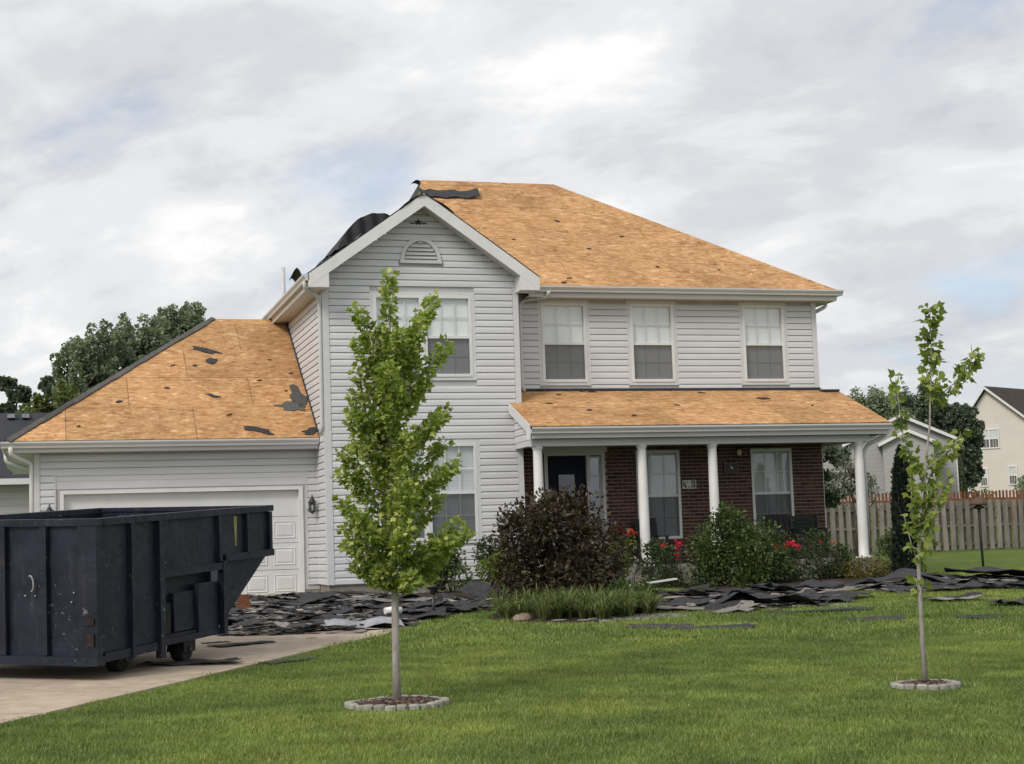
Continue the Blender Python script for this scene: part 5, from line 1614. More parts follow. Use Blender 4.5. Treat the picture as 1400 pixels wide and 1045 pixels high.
for k, (x, y, a, b) in enumerate([(4.35, -6.2, .26, .2), (4.5, -5.4, .24, .22), (4.75, -4.7, .22, .2), (4.2, -7.0, .24, .16)]):
    stone(x, y, a, b, .05, 'flagstone', 'pale stepping stone among the shingles right of the purple shrub', 'stepping stones by the purple shrub', seed=30 + k, name='stepping_stone')


def gravel(name, label, c, rx, ry, n, mat, s=.022):
    m = MB()
    base = [(1, 0, 0), (-.5, .87, 0), (-.5, -.87, 0), (0, 0, .7), (0, 0, -.5)]
    for k in range(n):
        rr = math.sqrt(rnd.random()); a = rnd.uniform(0, 6.283); x = c[0] + rx * rr * math.cos(a); y = c[1] + ry * rr * math.sin(a)
        q = s * rnd.uniform(.6, 1.5); an = rnd.uniform(0, 6.28)
        m.add([(x + q * (p[0] * math.cos(an) - p[1] * math.sin(an)), y + q * (p[0] * math.sin(an) + p[1] * math.cos(an)), g(y) + .03 + q * p[2]) for p in base],
              [(0, 1, 3), (1, 2, 3), (2, 0, 3), (1, 0, 4), (2, 1, 4), (0, 2, 4)])
    m.build(name, mat, label=label, cat='gravel', kind='stuff')
GRAV = m_leaf('gravel_stone', [(0, (0.07, 0.065, 0.06)), (0.5, (0.14, 0.135, 0.125)), (1, (0.30, 0.29, 0.27))], 0.0, 0.9)
gravel('gravel', 'grey gravel strip along the front of the daylily bed', (2.75, -9.35), .75, .42, 1100, GRAV)
gravel('gravel', 'pale river gravel at the foundation under the gable window', (1.25, -.75), .85, .5, 1000, GRAV, .035)


# ================================================================== TORN ROOFING
def sheet_mesh(seed, mat, l=1.0, w_=.42, crumple=.05, curl=.0, tent=.0):
    r = random.Random(seed)
    nx, ny = 9, 4
    ph = [r.uniform(0, 6.28) for _ in range(6)]
    def surf(i, j):
        u_ = i / nx - .5; v_ = j / ny - .5
        x = u_ * l; y = v_ * w_
        if i in (0, nx): x += r.uniform(-.07, .07) * l
        if j in (0, ny): y += r.uniform(-.10, .10) * w_
        z = crumple * (math.sin(u_ * 7 + ph[0]) * math.cos(v_ * 5 + ph[1]) + .6 * math.sin(u_ * 13 + v_ * 9 + ph[2])) * .5
        z += curl * (2 * u_) ** 2 * (1 if u_ > 0 else .3) + tent * max(0, 1 - abs(u_) * 2.6)
        return Vector((x, y, z))
    top = [[surf(i, j) for j in range(ny + 1)] for i in range(nx + 1)]
    zmin = min(p.z for row in top for p in row)
    th = .006
    vs = []
    for row in top:
        for p in row: vs.append((p.x, p.y, p.z - zmin + th))
    k = len(vs)
    vs += [(x, y, z - th) for x, y, z in vs]
    I = lambda i, j: i * (ny + 1) + j
    fs = []
    for i in range(nx):
        for j in range(ny):
            fs.append((I(i, j), I(i + 1, j), I(i + 1, j + 1), I(i, j + 1)))
            fs.append((k + I(i, j), k + I(i, j + 1), k + I(i + 1, j + 1), k + I(i + 1, j)))
    for i in range(nx):
        fs.append((I(i, 0), k + I(i, 0), k + I(i + 1, 0), I(i + 1, 0))); fs.append((I(i, ny), I(i + 1, ny), k + I(i + 1, ny), k + I(i, ny)))
    for j in range(ny):
        fs.append((I(0, j), I(0, j + 1), k + I(0, j + 1), k + I(0, j))); fs.append((I(nx, j), k + I(nx, j), k + I(nx, j + 1), I(nx, j + 1)))
    m = MB(); m.add(vs, fs)
    return m.mesh('torn_shingle_sheet', mat)


SH = {'dark': [sheet_mesh(k, 'shingle_dark', crumple=c, curl=q, tent=t_) for k, c, q, t_ in ((1, .025, 0, 0), (2, .03, .035, 0), (3, .02, .07, 0), (4, .022, 0, .05), (5, .05, .02, 0), (6, .014, 0, 0))],
      'felt': [sheet_mesh(k, 'felt', crumple=c, curl=q, tent=t_, w_=.5) for k, c, q, t_ in ((11, .06, .0, .05), (12, .07, .09, 0), (13, .04, .03, 0), (14, .05, 0, .10))],
      'grey': [sheet_mesh(k, 'shingle_grey', crumple=c, curl=q, w_=.36) for k, c, q in ((21, .03, 0), (22, .045, .05), (23, .02, .03))],
      'tan': [sheet_mesh(k, 'shingle_tan', crumple=c, curl=q, w_=.30, l=.9) for k, c, q in ((31, .03, 0), (32, .045, .05), (33, .02, 0))]}
LOOK = {'dark': 'torn dark shingle sheet', 'felt': 'crumpled black roofing felt scrap', 'grey': 'weathered grey shingle strip', 'tan': 'upturned pale shingle strip'}


def scrap(kind, x, y, rz, s=1.0, lift=0.0, tilt=(0, 0), where='', group=None, label=None, sx=1.0, idx=None, z=None):
    me = SH[kind][rnd.randrange(len(SH[kind])) if idx is None else idx]
    o = link('torn_shingle_sheet', me, None, (x, y, (g(y) if z is None else z) + lift))
    o.rotation_euler = (tilt[0], tilt[1], rz)
    o.scale = (s * sx, s, s)
    tag(o, label or f'{LOOK[kind]} {where}', 'roofing scrap', group or (f'{kind} scraps {where}'))
    return o


def inside(p, poly):
    c = False
    for i in range(len(poly)):
        a, b = poly[i], poly[(i + 1) % len(poly)]
        if (a[1] > p[1]) != (b[1] > p[1]) and p[0] < (b[0] - a[0]) * (p[1] - a[1]) / (b[1] - a[1]) + a[0]: c = not c
    return c


SHAPE = {'dark': ['rippled', 'curling', 'upcurled', 'ridged', 'crumpled', 'flat'], 'felt': ['humped', 'rolled-up', 'rippled', 'tented'], 'grey': ['rippled', 'curling', 'flat'], 'tan': ['rippled', 'curling', 'flat']}
NOUN = {'dark': 'dark shingle sheet', 'felt': 'black felt scrap', 'grey': 'weathered grey shingle strip', 'tan': 'pale upturned shingle strip'}


def strew(poly, n, mix, zone, smin=.7, smax=1.3, height=lambda x, y: .1, tilt=.035):
    """scraps lying over a patch of ground; zone(x, y) names the spot"""
    x0, x1 = min(p[0] for p in poly), max(p[0] for p in poly); y0, y1 = min(p[1] for p in poly), max(p[1] for p in poly)
    k = 0; kinds = [a for a, b in mix for _ in range(b)]
    while k < n:
        x, y = rnd.uniform(x0, x1), rnd.uniform(y0, y1)
        if not inside((x, y), poly): continue
        kd = rnd.choice(kinds); ix = rnd.randrange(len(SH[kd]))
        if kd == 'felt' and ix == 3 and rnd.random() < .6: continue
        s_ = rnd.uniform(smin, smax)
        size = 'large' if s_ > smin + (smax - smin) * .66 else 'small' if s_ < smin + (smax - smin) * .33 else 'mid-sized'
        lab = f'{size} {SHAPE[kd][ix]} {NOUN[kd]} {zone(x, y)}'
        scrap(kd, x, y, rnd.gauss(0, .55) + rnd.choice((0, 0, math.pi)), s_, rnd.uniform(.0, 1) * height(x, y), (rnd.gauss(0, tilt), rnd.gauss(0, tilt)), label=lab, group='roofing scraps ' + zone(x, y), idx=ix)
        k += 1


PILE = [(-3.4, -8.3), (-2.9, -9.3), (-1.7, -9.5), (-.75, -9.2), (-.2, -8.0), (.25, -7.2), (.4, -5.5), (.45, -1.0), (.1, -.3), (-.4, .4), (-1.8, .5), (-2.6, -2.5), (-3.2, -5.5)]
def zone_pile(x, y):
    if y < -7.6: return 'on the front edge of the driveway heap' if x > -1.7 else 'in the heap right beside the dumpster'
    if y > -2.2: return 'at the garage door' if x < -.7 else 'at the corner of garage and gable'
    return 'in the middle of the heap before the garage' if x < -.9 else 'on the house side of the driveway heap'
strew(PILE, 180, [('dark', 6), ('felt', 3), ('grey', 3), ('tan', 3)], zone_pile, height=lambda x, y: .03 + .07 * math.exp(-((x + .6) ** 2 / 1.5 + (y + 4.5) ** 2 / 6)))
WALKP = [(.3, -7.2), (1.2, -6.6), (1.75, -6.0), (2.0, -4.6), (1.6, -3.4), (.7, -3.4), (.4, -5.0)]
strew(WALKP, 38, [('dark', 4), ('felt', 2), ('grey', 3), ('tan', 2)], lambda x, y: 'strewn over the walkway' if y < -4.6 else 'near the siding behind the walkway', .5, 1.0, lambda x, y: .05, .05)
MIDP = [(3.4, -8.4), (3.4, -6.2), (4.4, -4.8), (5.6, -4.6), (6.8, -4.9), (7.6, -5.4), (7.3, -7.0), (6.3, -8.6), (4.9, -9.2)]
strew(MIDP, 58, [('dark', 6), ('felt', 5), ('grey', 2), ('tan', 2)], lambda x, y: 'close under the porch shrubs' if y > -6.2 else 'on the lawn near the daylilies' if x < 4.8 else 'on the lawn before the rose bushes', .75, 1.5, lambda x, y: .06, .06)
RIGHTP = [(7.4, -5.6), (8.2, -4.9), (9.6, -4.4), (10.6, -3.6), (12.0, -3.6), (13.6, -4.6), (12.6, -6.3), (10.4, -7.0), (8.2, -7.0)]
strew(RIGHTP, 52, [('dark', 6), ('felt', 5), ('grey', 2), ('tan', 2)], lambda x, y: 'before the golden shrub' if x < 9.6 else 'at the foot of the arborvitae' if x < 11.2 else 'below the bird feeder', .7, 1.3, lambda x, y: .05, .04)
def fragments(label, poly, n, seed, lift):
    r = random.Random(seed); m = MB()
    x0, x1 = min(p[0] for p in poly), max(p[0] for p in poly); y0, y1 = min(p[1] for p in poly), max(p[1] for p in poly)
    k = 0
    while k < n:
        x, y = r.uniform(x0, x1), r.uniform(y0, y1)
        if not inside((x, y), poly): continue
        k += 1
        c = Vector((x, y, g(y) + r.uniform(.02, lift))); L = r.uniform(.03, .16)
        a = r.uniform(0, 6.28); u_ = Vector((math.cos(a), math.sin(a), r.gauss(0, .12))) * L; v_ = Vector((-math.sin(a), math.cos(a), r.gauss(0, .12))) * L * r.uniform(.3, .8)
        p = [c - u_ - v_ * r.uniform(.5, 1), c + u_ * r.uniform(.6, 1.2) - v_, c + u_ + v_ * r.uniform(.4, 1), c - u_ * r.uniform(.5, 1) + v_]
        m.prism(p, (0, 0, .006))
    m.build('shingle_fragments', FRAG, label=label, cat='debris', kind='stuff')
FRAG = m_leaf('shingle_fragment', [(0, (0.022, 0.022, 0.025)), (0.45, (0.045, 0.044, 0.045)), (0.7, (0.10, 0.095, 0.09)), (0.9, (0.24, 0.22, 0.195)), (1, (0.45, 0.42, 0.38))], 0.0, 0.95)
fragments('small broken shingle bits over the driveway heap', PILE, 1900, 1, .10)
fragments('small broken shingle bits over the walkway', WALKP, 420, 2, .08)
fragments('small broken shingle bits before the porch shrubs', MIDP, 420, 3, .08)
fragments('small broken shingle bits towards the fence', RIGHTP, 380, 4, .08)
# single pieces that stand apart
scrap('dark', -2.93, -10.55, .5, .85, .02, label='dark shingle piece lying alone on the driveway past the dumpster wheel', idx=5)
scrap('dark', -3.2, -10.1, .1, .35, .02, label='small dark shingle sliver just beside the driveway heap', idx=0)
scrap('felt', -3.72, -12.75, -.35, .85, .02, label='long black felt piece on the driveway close to the dumpster corner', idx=2, sx=1.2)
scrap('dark', -2.72, -13.0, .58, .6, .02, label='dark strip lying along the driveway edge at the grass', idx=5, sx=1.2)
scrap('dark', -2.0, -10.1, .2, .14, .02, label='tiny dark chip alone on the bare concrete', idx=0)
tn = MB()
def tent(x, y, hw, d, h, ang, th=.012):
    ca, sa = math.cos(ang), math.sin(ang); vs = []
    prof = [(-hw, .02), (-hw * .55, h * .48), (-.03, h), (.04, h * .97), (hw * .5, h * .42), (hw * 1.15, .015)]
    for q in range(5):
        f = q / 4
        for k, (a, c) in enumerate(prof):
            a2 = a * (1 - .10 * f) + .03 * math.sin(k * 2 + q); c2 = c * (1 - .28 * f) + (.012 * math.sin(k * 1.7 + q * 2.1) if 0 < k < 5 else 0); b2 = d * f
            vs.append((x + a2 * ca - b2 * sa, y + a2 * sa + b2 * ca, g(y) + .03 + c2))
    n = len(prof)
    fs = [(q * n + k, q * n + k + 1, (q + 1) * n + k + 1, (q + 1) * n + k) for q in range(4) for k in range(n - 1)]
    tn.add(vs, fs); tn.add([(a, b, c - th) for a, b, c in vs], [f[::-1] for f in fs])
tent(4.62, -8.75, .52, .9, .26, -.2)
tn.build('torn_shingle_sheet', 'felt', label='big black felt sheet folded up like a tent on the lawn', cat='roofing scrap')
scrap('tan', 4.25, -9.15, .35, .95, .03, (.15, -.22), label='pale ribbed shingle strip leaning on the tented felt', idx=0)
scrap('dark', 5.35, -9.75, -.08, 1.25, .02, label='flat dark sheet at the right foot of the tented felt', idx=5, sx=1.2)
scrap('dark', 2.35, -11.2, -.4, .85, .03, (.10, .02), label='ragged dark shingle piece alone on the grass before the daylilies', idx=0)
scrap('dark', 2.85, -11.75, -.25, .8, .03, (.10, -.02), label='dark shingle sliver lying lowest on the grass', idx=5, sx=1.2)
scrap('tan', 3.6, -8.5, -.45, .95, .06, (.05, .05), label='pale shingle strip with ribs near the daylily bed', idx=2)
scrap('tan', 4.6, -7.0, -.3, 1.0, .10, label='pale shingle strip on top of the scraps by the green shrub', idx=0)
scrap('dark', 5.2, -11.6, -.15, .75, .03, (.10, .0), label='dark shingle piece on the grass just behind the sapling trunk', idx=5)
scrap('dark', 6.5, -12.0, -.1, .6, .03, (.09, .0), label='small dark shingle piece on open grass right of the sapling', idx=0)
scrap('felt', 8.25, -10.3, .2, 1.0, .02, label='upcurled black felt piece on the grass at the far right', idx=1)
scrap('grey', 7.9, -9.2, -.2, .8, .045, label='grey shingle strip on the grass at the far right', idx=1)
scrap('dark', 8.0, -8.8, -.1, .9, .045, label='dark shingle strip on the grass behind the grey one at the far right', idx=2)
scrap('felt', 11.9, -4.7, -.35, 1.7, .05, (.0, .12), label='large sloping black felt sheet below the bird feeder pole', idx=0, sx=1.3)
scrap('felt', 9.6, -5.0, -.25, 1.5, .08, (.1, .05), label='long black felt sheet humped beside the arborvitae', idx=3)
scrap('felt', 2.25, -3.7, .2, 1.3, .10, (.25, .0), label='large dark felt sheet draped at the siding by the yellow-green shrub', idx=0)
sv = MB()
for k in range(8):
    x0, x1 = -1.65 + k * .13, -1.65 + (k + 1) * .13
    z0, z1 = .13 + .03 * math.sin(k * 1.3), .13 + .03 * math.sin((k + 1) * 1.3)
    ya, yb = -9.25 - .06 * math.sin(k), -9.25 - .06 * math.sin(k + 1)
    sv.add([(x0, ya, g(-9.2) + z0 - .05), (x1, yb, g(-9.2) + z1 - .05), (x1, yb + .24, g(-9) + z1 + .02), (x0, ya + .24, g(-9) + z0 + .02), (x0, ya, g(-9.2) + z0 - .056), (x1, yb, g(-9.2) + z1 - .056), (x1, yb + .24, g(-9) + z1 + .014), (x0, ya + .24, g(-9) + z0 + .014)],
           [(0, 1, 2, 3), (7, 6, 5, 4), (0, 4, 5, 1), (2, 6, 7, 3)])
sv.build('metal_flashing', 'plastic_sheet', label='bent strip of silver flashing on the front of the shingle heap', cat='flashing')
wb = MB().bar((4.15, -4.9, g(-4.9) + .20), (5.2, -4.75, g(-4.7) + .29), .10, .025)
wb.build('white_board', 'white_board', label='white trim board lying on the scraps before the tall green shrub', cat='board')
wc = MB().tube([(-.55, -7.75, g(-7.7) + .16), (-.42, -7.72, g(-7.7) + .17), (-.30, -7.7, g(-7.7) + .16)], [.05, .055, .05], 10)
wc.build('white_tube', 'white_board', label='short white pipe end on the heap right behind the maple trunk', cat='pipe')
wq = MB().bar((12.35, -4.5, g(-4.5) + .10), (14.6, -5.2, g(-5.2) + .06), .10, .03)
wq.build('white_board', 'white_board', label='long white trim board reaching right from the large felt sheet', cat='board')


# ---- felt and scraps left on the roofs
def on_roof(roof, x, t, dz=.022):
    """point on a slope: x and distance up the slope"""
    o, s_ = {'garage': ((ge, gz), gs), 'main': ((EY, EZ), sl), 'porch': ((pye, pze), ps)}[roof]
    u_ = s_.normalized(); n_ = Vector((0, -u_.z, u_.y))
    return Vector((x, o[0], o[1])) + Vector((0, u_.y, u_.z)) * t + n_ * dz


def roof_scrap(roof, x, t, l, w_, ang, seed, label, mat='felt', group=None, thick=.012):
    r = random.Random(seed)
    u_ = {'garage': gs, 'main': sl, 'porch': ps}[roof].normalized(); n_ = Vector((0, -u_.z, u_.y)); n = 13
    pts = []
    for k in range(n):
        a = 2 * math.pi * k / n; j = r.choice((.62, .8, 1.0, 1.12, 1.25)) * r.uniform(.9, 1.1)
        p = (l / 2 * j * math.cos(a), w_ / 2 * j * math.sin(a))
        q = (p[0] * math.cos(ang) - p[1] * math.sin(ang), p[0] * math.sin(ang) + p[1] * math.cos(ang))
        pts.append(on_roof(roof, x, t) + Vector((1, 0, 0)) * q[0] + u_ * q[1])
    MB().prism(pts, n_ * thick).build('felt_scrap', mat, label=label, cat='roofing scrap', group=group)


for k, (x, t, l, w_, an, lab) in enumerate([
        (-1.95, 3.63, .66, .20, -.42, 'long black felt tatter high on the garage roof'), (-1.82, 3.13, .24, .27, .3, 'ragged five-sided felt patch high on the garage roof'),
        (-1.95, 1.66, .30, .085, -.5, 'thin reddish felt sliver in the middle of the garage roof'), (-.24, 1.55, .30, .95, .1, 'upright felt strip left along the siding on the garage roof'),
        (-.42, 1.20, .62, .34, -.3, 'wide felt patch near the siding low on the garage roof'), (-1.18, .28, .58, .20, -.38, 'black felt tatter at the garage gutter'),
        (-.18, .22, .34, .22, .2, 'felt tatter in the corner of garage gutter and siding')]):
    roof_scrap('garage', x, t, l, w_, an, 50 + k, lab, 'shingle_cap' if k in (3, 4) else 'felt')
for k, (x, t) in enumerate([(-.62, 3.2), (-.95, 2.3), (-.45, 1.85), (-2.85, 2.0), (-3.8, 1.45), (-2.2, 2.95), (-2.65, 2.95), (-4.6, .5), (-1.7, .9), (-.25, 2.6)]):
    roof_scrap('garage', x, t, rnd.uniform(.06, .13), rnd.uniform(.04, .08), rnd.uniform(-.5, .5), 80 + k, 'tiny dark felt fleck on the garage roof panels', group='felt flecks on the garage roof')
for k, (x, t) in enumerate([(5.1, .12), (5.3, .35), (6.2, 1.9), (7.2, 2.6), (4.6, 2.3), (7.5, 1.0), (5.9, 3.4), (8.9, .9)]):
    roof_scrap('main', x, t, rnd.uniform(.06, .14), rnd.uniform(.03, .07), rnd.uniform(-.5, .5), 110 + k, 'tiny dark felt fleck on the main roof panels', group='felt flecks on the main roof')
roof_scrap('porch', 9.35, 1.75, .34, .12, .05, 140, 'dark oval felt scrap on the porch roof below the third window')
for k, (x, t) in enumerate([(4.9, 2.1), (5.7, 2.3), (5.5, 2.36), (5.2, 1.0), (7.2, 1.3), (6.0, .6), (8.1, 2.2), (4.5, 1.5), (10.2, 1.2)]):
    roof_scrap('porch', x, t, rnd.uniform(.07, .18), rnd.uniform(.04, .08), rnd.uniform(-.5, .5), 150 + k, 'tiny dark felt fleck on the porch roof panels', group='felt flecks on the porch roof')
MB().box(W2 - .02, 11.36, .55, YM + .02, 3.735, 3.775).build('felt_scrap', 'felt', label='black felt strip at the upper right end of the porch roof', cat='roofing scrap')


def curl_sheet(name, label, prof, axis, mat='felt', th=.012, jag=.02, n=7):
    """a stiff sheet swept along axis: prof is a list of points"""
    r = random.Random(len(prof) * 7)
    ax = Vector(axis); m = MB(); vs = []
    for k in range(n + 1):
        for i, p in enumerate(prof):
            q = Vector(p) + ax * (k / n)
            if k in (0, n): q += ax.normalized() * r.uniform(-jag, jag)
            vs.append(q)
    L = len(prof)
    top = [(k * L + i, k * L + i + 1, (k + 1) * L + i + 1, (k + 1) * L + i) for k in range(n) for i in range(L - 1)]
    m.add(vs, top, True)
    m.add([v + Vector((.003, .004, -th)) for v in vs], [f[::-1] for f in top], True)
    return m.build(name, mat, label=label, cat='roofing felt')


rk = lambda x: GAP - abs(x - W1 / 2) * GP                      # gable roof height
def felt_hump():
    """a stiff felt sheet arched up off the slope, closed against the roof behind"""
    m = MB(); n = 16; rows = 7; vs = []
    for q in range(rows):
        f = q / (rows - 1)
        for k in range(n + 1):
            t_ = k / n; x = .33 + 1.12 * t_ - .10 * f
            hgt = (.40 - .10 * f) * math.sin(math.pi * t_ ** .75) ** .8 if 0 < t_ < 1 else 0
            vs.append((x, .25 + 1.5 * f + .04 * math.sin(k * 1.7 + q), rk(x) + .028 + hgt + .004 * math.sin(1.3 * k + 2 * q)))
    fs = [(q * (n + 1) + k, q * (n + 1) + k + 1, (q + 1) * (n + 1) + k + 1, (q + 1) * (n + 1) + k) for q in range(rows - 1) for k in range(n)]
    m.add(vs, fs, True)
    base = [(x, y + .02, rk(x) + .01) for x, y, z in vs[:n + 1]]
    m.add(vs[:n + 1] + base, [(k, n + 1 + k, n + 2 + k, k + 1) for k in range(n)], True)
    m.build('curled_felt', 'felt', label='big black felt sheet arching up off the left gable slope', cat='roofing felt')
felt_hump()
curl_sheet('curled_felt', 'black felt flap bent over the gable peak',
           [(1.45 + k * .11, -.47, rk(1.45 + k * .11) + .025 + .03 * math.sin(k * .9)) for k in range(11)], (0, .9, 0))
curl_sheet('curled_felt', 'black felt flap sticking up at the left eave gutter',
           [(-.50 + .05 * k, .4, 5.97 + .26 * math.exp(-((k - 1.2) / 2.2) ** 2) - .01 * k) for k in range(8)], (.06, 1.1, -.02))
curl_sheet('torn_shingle_row', 'ragged weathered shingles still on the left gable edge',
           [(-.10 + .09 * k, -.42, rk(-.10 + .09 * k) + .04 + .028 * (k % 2) + .03 * math.sin(k * .7)) for k in range(10)], (0, .8, .03), 'shingle_cap', jag=.05)
mz = lambda y: EZ + (y - EY) * (RZ - EZ) / (RY - EY)            # main roof height
curl_sheet('felt_strip', 'folded black felt strip lying along the top of the main roof',
           [(2.98 + .14 * k, 4.10 + .02 * math.sin(k * 1.1), mz(4.10) + .05 + .035 * math.sin(k * .8) ** 2 + (.06 if k == 0 else 0) + .05 * max(0, k - 7) / 3) for k in range(11)], (.02, .30, .30 * .695 + .02), jag=.03)
curl_sheet('ridge_shingle', 'loose grey ridge shingle tip at the left end of the main ridge', [(3.0 + .05 * k, 4.9, 9.08 + .05 * k - .012 * k * k) for k in range(8)], (0, .3, 0), 'shingle_grey')
curl_sheet('drip_flap', 'bent white gutter end flap above the right gable corner', [(4.22 + .035 * k, .05, 6.0 + .10 * math.exp(-((k - 3) / 2) ** 2)) for k in range(7)], (0, .28, 0), 'trim')


# ================================================================== FENCES
def picket_fence():
    t = thing('picket_fence', 'weathered grey shadowbox picket fence across the side yard', 'fence', (27, 20, g(20)))
    Y = 20.0; z = g(Y); H = 1.80
    x0, x1 = 20.2, 34.0; sp = .315
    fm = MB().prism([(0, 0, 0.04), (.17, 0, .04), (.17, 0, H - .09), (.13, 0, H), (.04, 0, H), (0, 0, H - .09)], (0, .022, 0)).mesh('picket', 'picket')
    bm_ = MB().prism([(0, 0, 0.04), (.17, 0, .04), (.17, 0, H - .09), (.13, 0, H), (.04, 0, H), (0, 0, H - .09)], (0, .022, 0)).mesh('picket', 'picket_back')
    n = int((x1 - x0) / sp)
    for k in range(n):
        o = link('picket', fm, t); o.location = (x0 + k * sp - 27, Y - .055 - 20, rnd.uniform(-.02, .02)); o.rotation_euler = (0, rnd.gauss(0, .012), rnd.gauss(0, .03))
        o = link('picket', bm_, t); o.location = (x0 + (k + .5) * sp - 27, Y + .035 - 20, rnd.uniform(-.02, .02)); o.rotation_euler = (0, rnd.gauss(0, .012), rnd.gauss(0, .03))
    for zz in (.25, .90, 1.55):
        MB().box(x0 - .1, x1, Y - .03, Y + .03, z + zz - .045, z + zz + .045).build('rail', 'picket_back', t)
    for k in range(6):
        x = x0 + k * 2.52 + .07
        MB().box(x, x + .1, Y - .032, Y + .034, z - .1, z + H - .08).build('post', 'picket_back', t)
picket_fence()


def brown_fence():
    Y = 27.6; z = g(Y) + .22
    t = thing('picket_fence', 'red-brown spaced picket fence farther back behind the grey fence', 'fence', (32, Y, z))
    H = 1.50
    me = MB().prism([(0, 0, 0), (.09, 0, 0), (.09, 0, H - .05), (.045, 0, H), (0, 0, H - .05)], (0, .02, 0)).mesh('picket', 'picket_brown')
    x = 25.0
    while x < 40:
        o = link('picket', me, t); o.location = (x - 32, -.02, rnd.uniform(-.02, .02)); x += .165
    for zz in (.35, 1.15): MB().box(24.9, 40, Y + .001, Y + .05, z + zz - .045, z + zz + .045).build('rail', 'picket_brown', t)
brown_fence()


# ================================================================== NEIGHBOURING HOUSES
def far_window(parent, c, r, u_, n_, w_, h, cols=1):
    """window on a far wall: frame, panes"""
    c, u_, n_ = Vector(c), Vector(u_).normalized(), Vector(n_).normalized(); z = Vector((0, 0, 1))
    win = link('window', None, parent)
    def slab(a0, a1, b0, b1, d0, d1, nm, mat):
        p = [c + u_ * a0 + z * b0 + n_ * d0, c + u_ * a1 + z * b0 + n_ * d0, c + u_ * a1 + z * b1 + n_ * d0, c + u_ * a0 + z * b1 + n_ * d0]
        MB().prism(p, n_ * (d1 - d0)).build(nm, mat, win)
    for a0, a1, b0, b1 in ((-w_ / 2, w_ / 2, h / 2 - .08, h / 2), (-w_ / 2, w_ / 2, -h / 2, -h / 2 + .08), (-w_ / 2, -w_ / 2 + .08, -h / 2 + .08, h / 2 - .08), (w_ / 2 - .08, w_ / 2, -h / 2 + .08, h / 2 - .08)):
        slab(a0, a1, b0, b1, 0, .06, 'window_frame', 'trim')
    slab(-w_ / 2 + .08, w_ / 2 - .08, -.04, .04, 0.001, .055, 'meeting_rail', 'trim')
    for k in range(1, cols): slab(-w_ / 2 + w_ * k / cols - .04, -w_ / 2 + w_ * k / cols + .04, -h / 2 + .08, h / 2 - .08, .002, .058, 'window_mullion', 'trim')
    for k in range(cols):
        a0 = -w_ / 2 + w_ * k / cols + .05; a1 = -w_ / 2 + w_ * (k + 1) / cols - .05
        for q in (1, 2): slab(a0 + (a1 - a0) * q / 3 - .012, a0 + (a1 - a0) * q / 3 + .012, -h / 2 + .08, h / 2 - .08, .02, .035, 'muntin', 'trim')
    slab(-w_ / 2 + .08, w_ / 2 - .08, .04, h / 2 - .08, .004, .018, 'pane', 'blind')
    slab(-w_ / 2 + .08, w_ / 2 - .08, -h / 2 + .08, -.04, .004, .018, 'pane', 'weed_fabric')


def gable_house(name, label, base, ang, wd, dp, eave, rise, wall, roof, over=.35, windows=(), z0=None):
    """gable end faces -y before it is turned by ang; base = middle of the gable wall on the ground"""
    bx_, by_ = base; z = g(by_) - .3 if z0 is None else z0
    t = thing(name, label, 'house', (bx_, by_, z))
    ca, sa = math.cos(ang), math.sin(ang)
    X = lambda a, b, c: Vector((bx_ + a * ca - b * sa, by_ + a * sa + b * ca, z + c))
    w2 = wd / 2
    m = MB(); front = [X(-w2, 0, 0), X(w2, 0, 0), X(w2, 0, eave), X(0, 0, eave + rise), X(-w2, 0, eave)]
    m.prism(front, X(0, dp, 0) - X(0, 0, 0))
    wl = m.build('wall', wall, t)
    rf = MB()
    k = rise / w2
    for s in (-1, 1):
        p = [X(0, -over, eave + rise + .02), X(s * (w2 + over), -over, eave - over * k + .02), X(s * (w2 + over), dp + over, eave - over * k + .02), X(0, dp + over, eave + rise + .02)]
        rf.prism(p if s > 0 else p[::-1], (0, 0, .10))
    rr = rf.build('roof', roof, t)
    for s in (-1, 1):
        q = [X(0, -over - .03, eave + rise + .10), X(s * (w2 + over), -over - .03, eave - over * k + .10), X(s * (w2 + over), -over - .03, eave - over * k - .05), X(0, -over - .03, eave + rise - .05)]
        MB().prism(q, X(0, .029, 0) - X(0, 0, 0)).build('rake_board', 'trim', t)
        MB().bar(X(s * (w2 - .05), -.03, 0), X(s * (w2 - .05), -.03, eave - .1), .12, .05, (ca, sa, 0)).build('corner_board', 'trim', t)
    for a, c, w_, h, cols in windows:
        far_window(t, X(a, 0, c), 0, X(1, 0, 0) - X(0, 0, 0), X(0, -1, 0) - X(0, 0, 0), w_, h, cols)
    return t, X
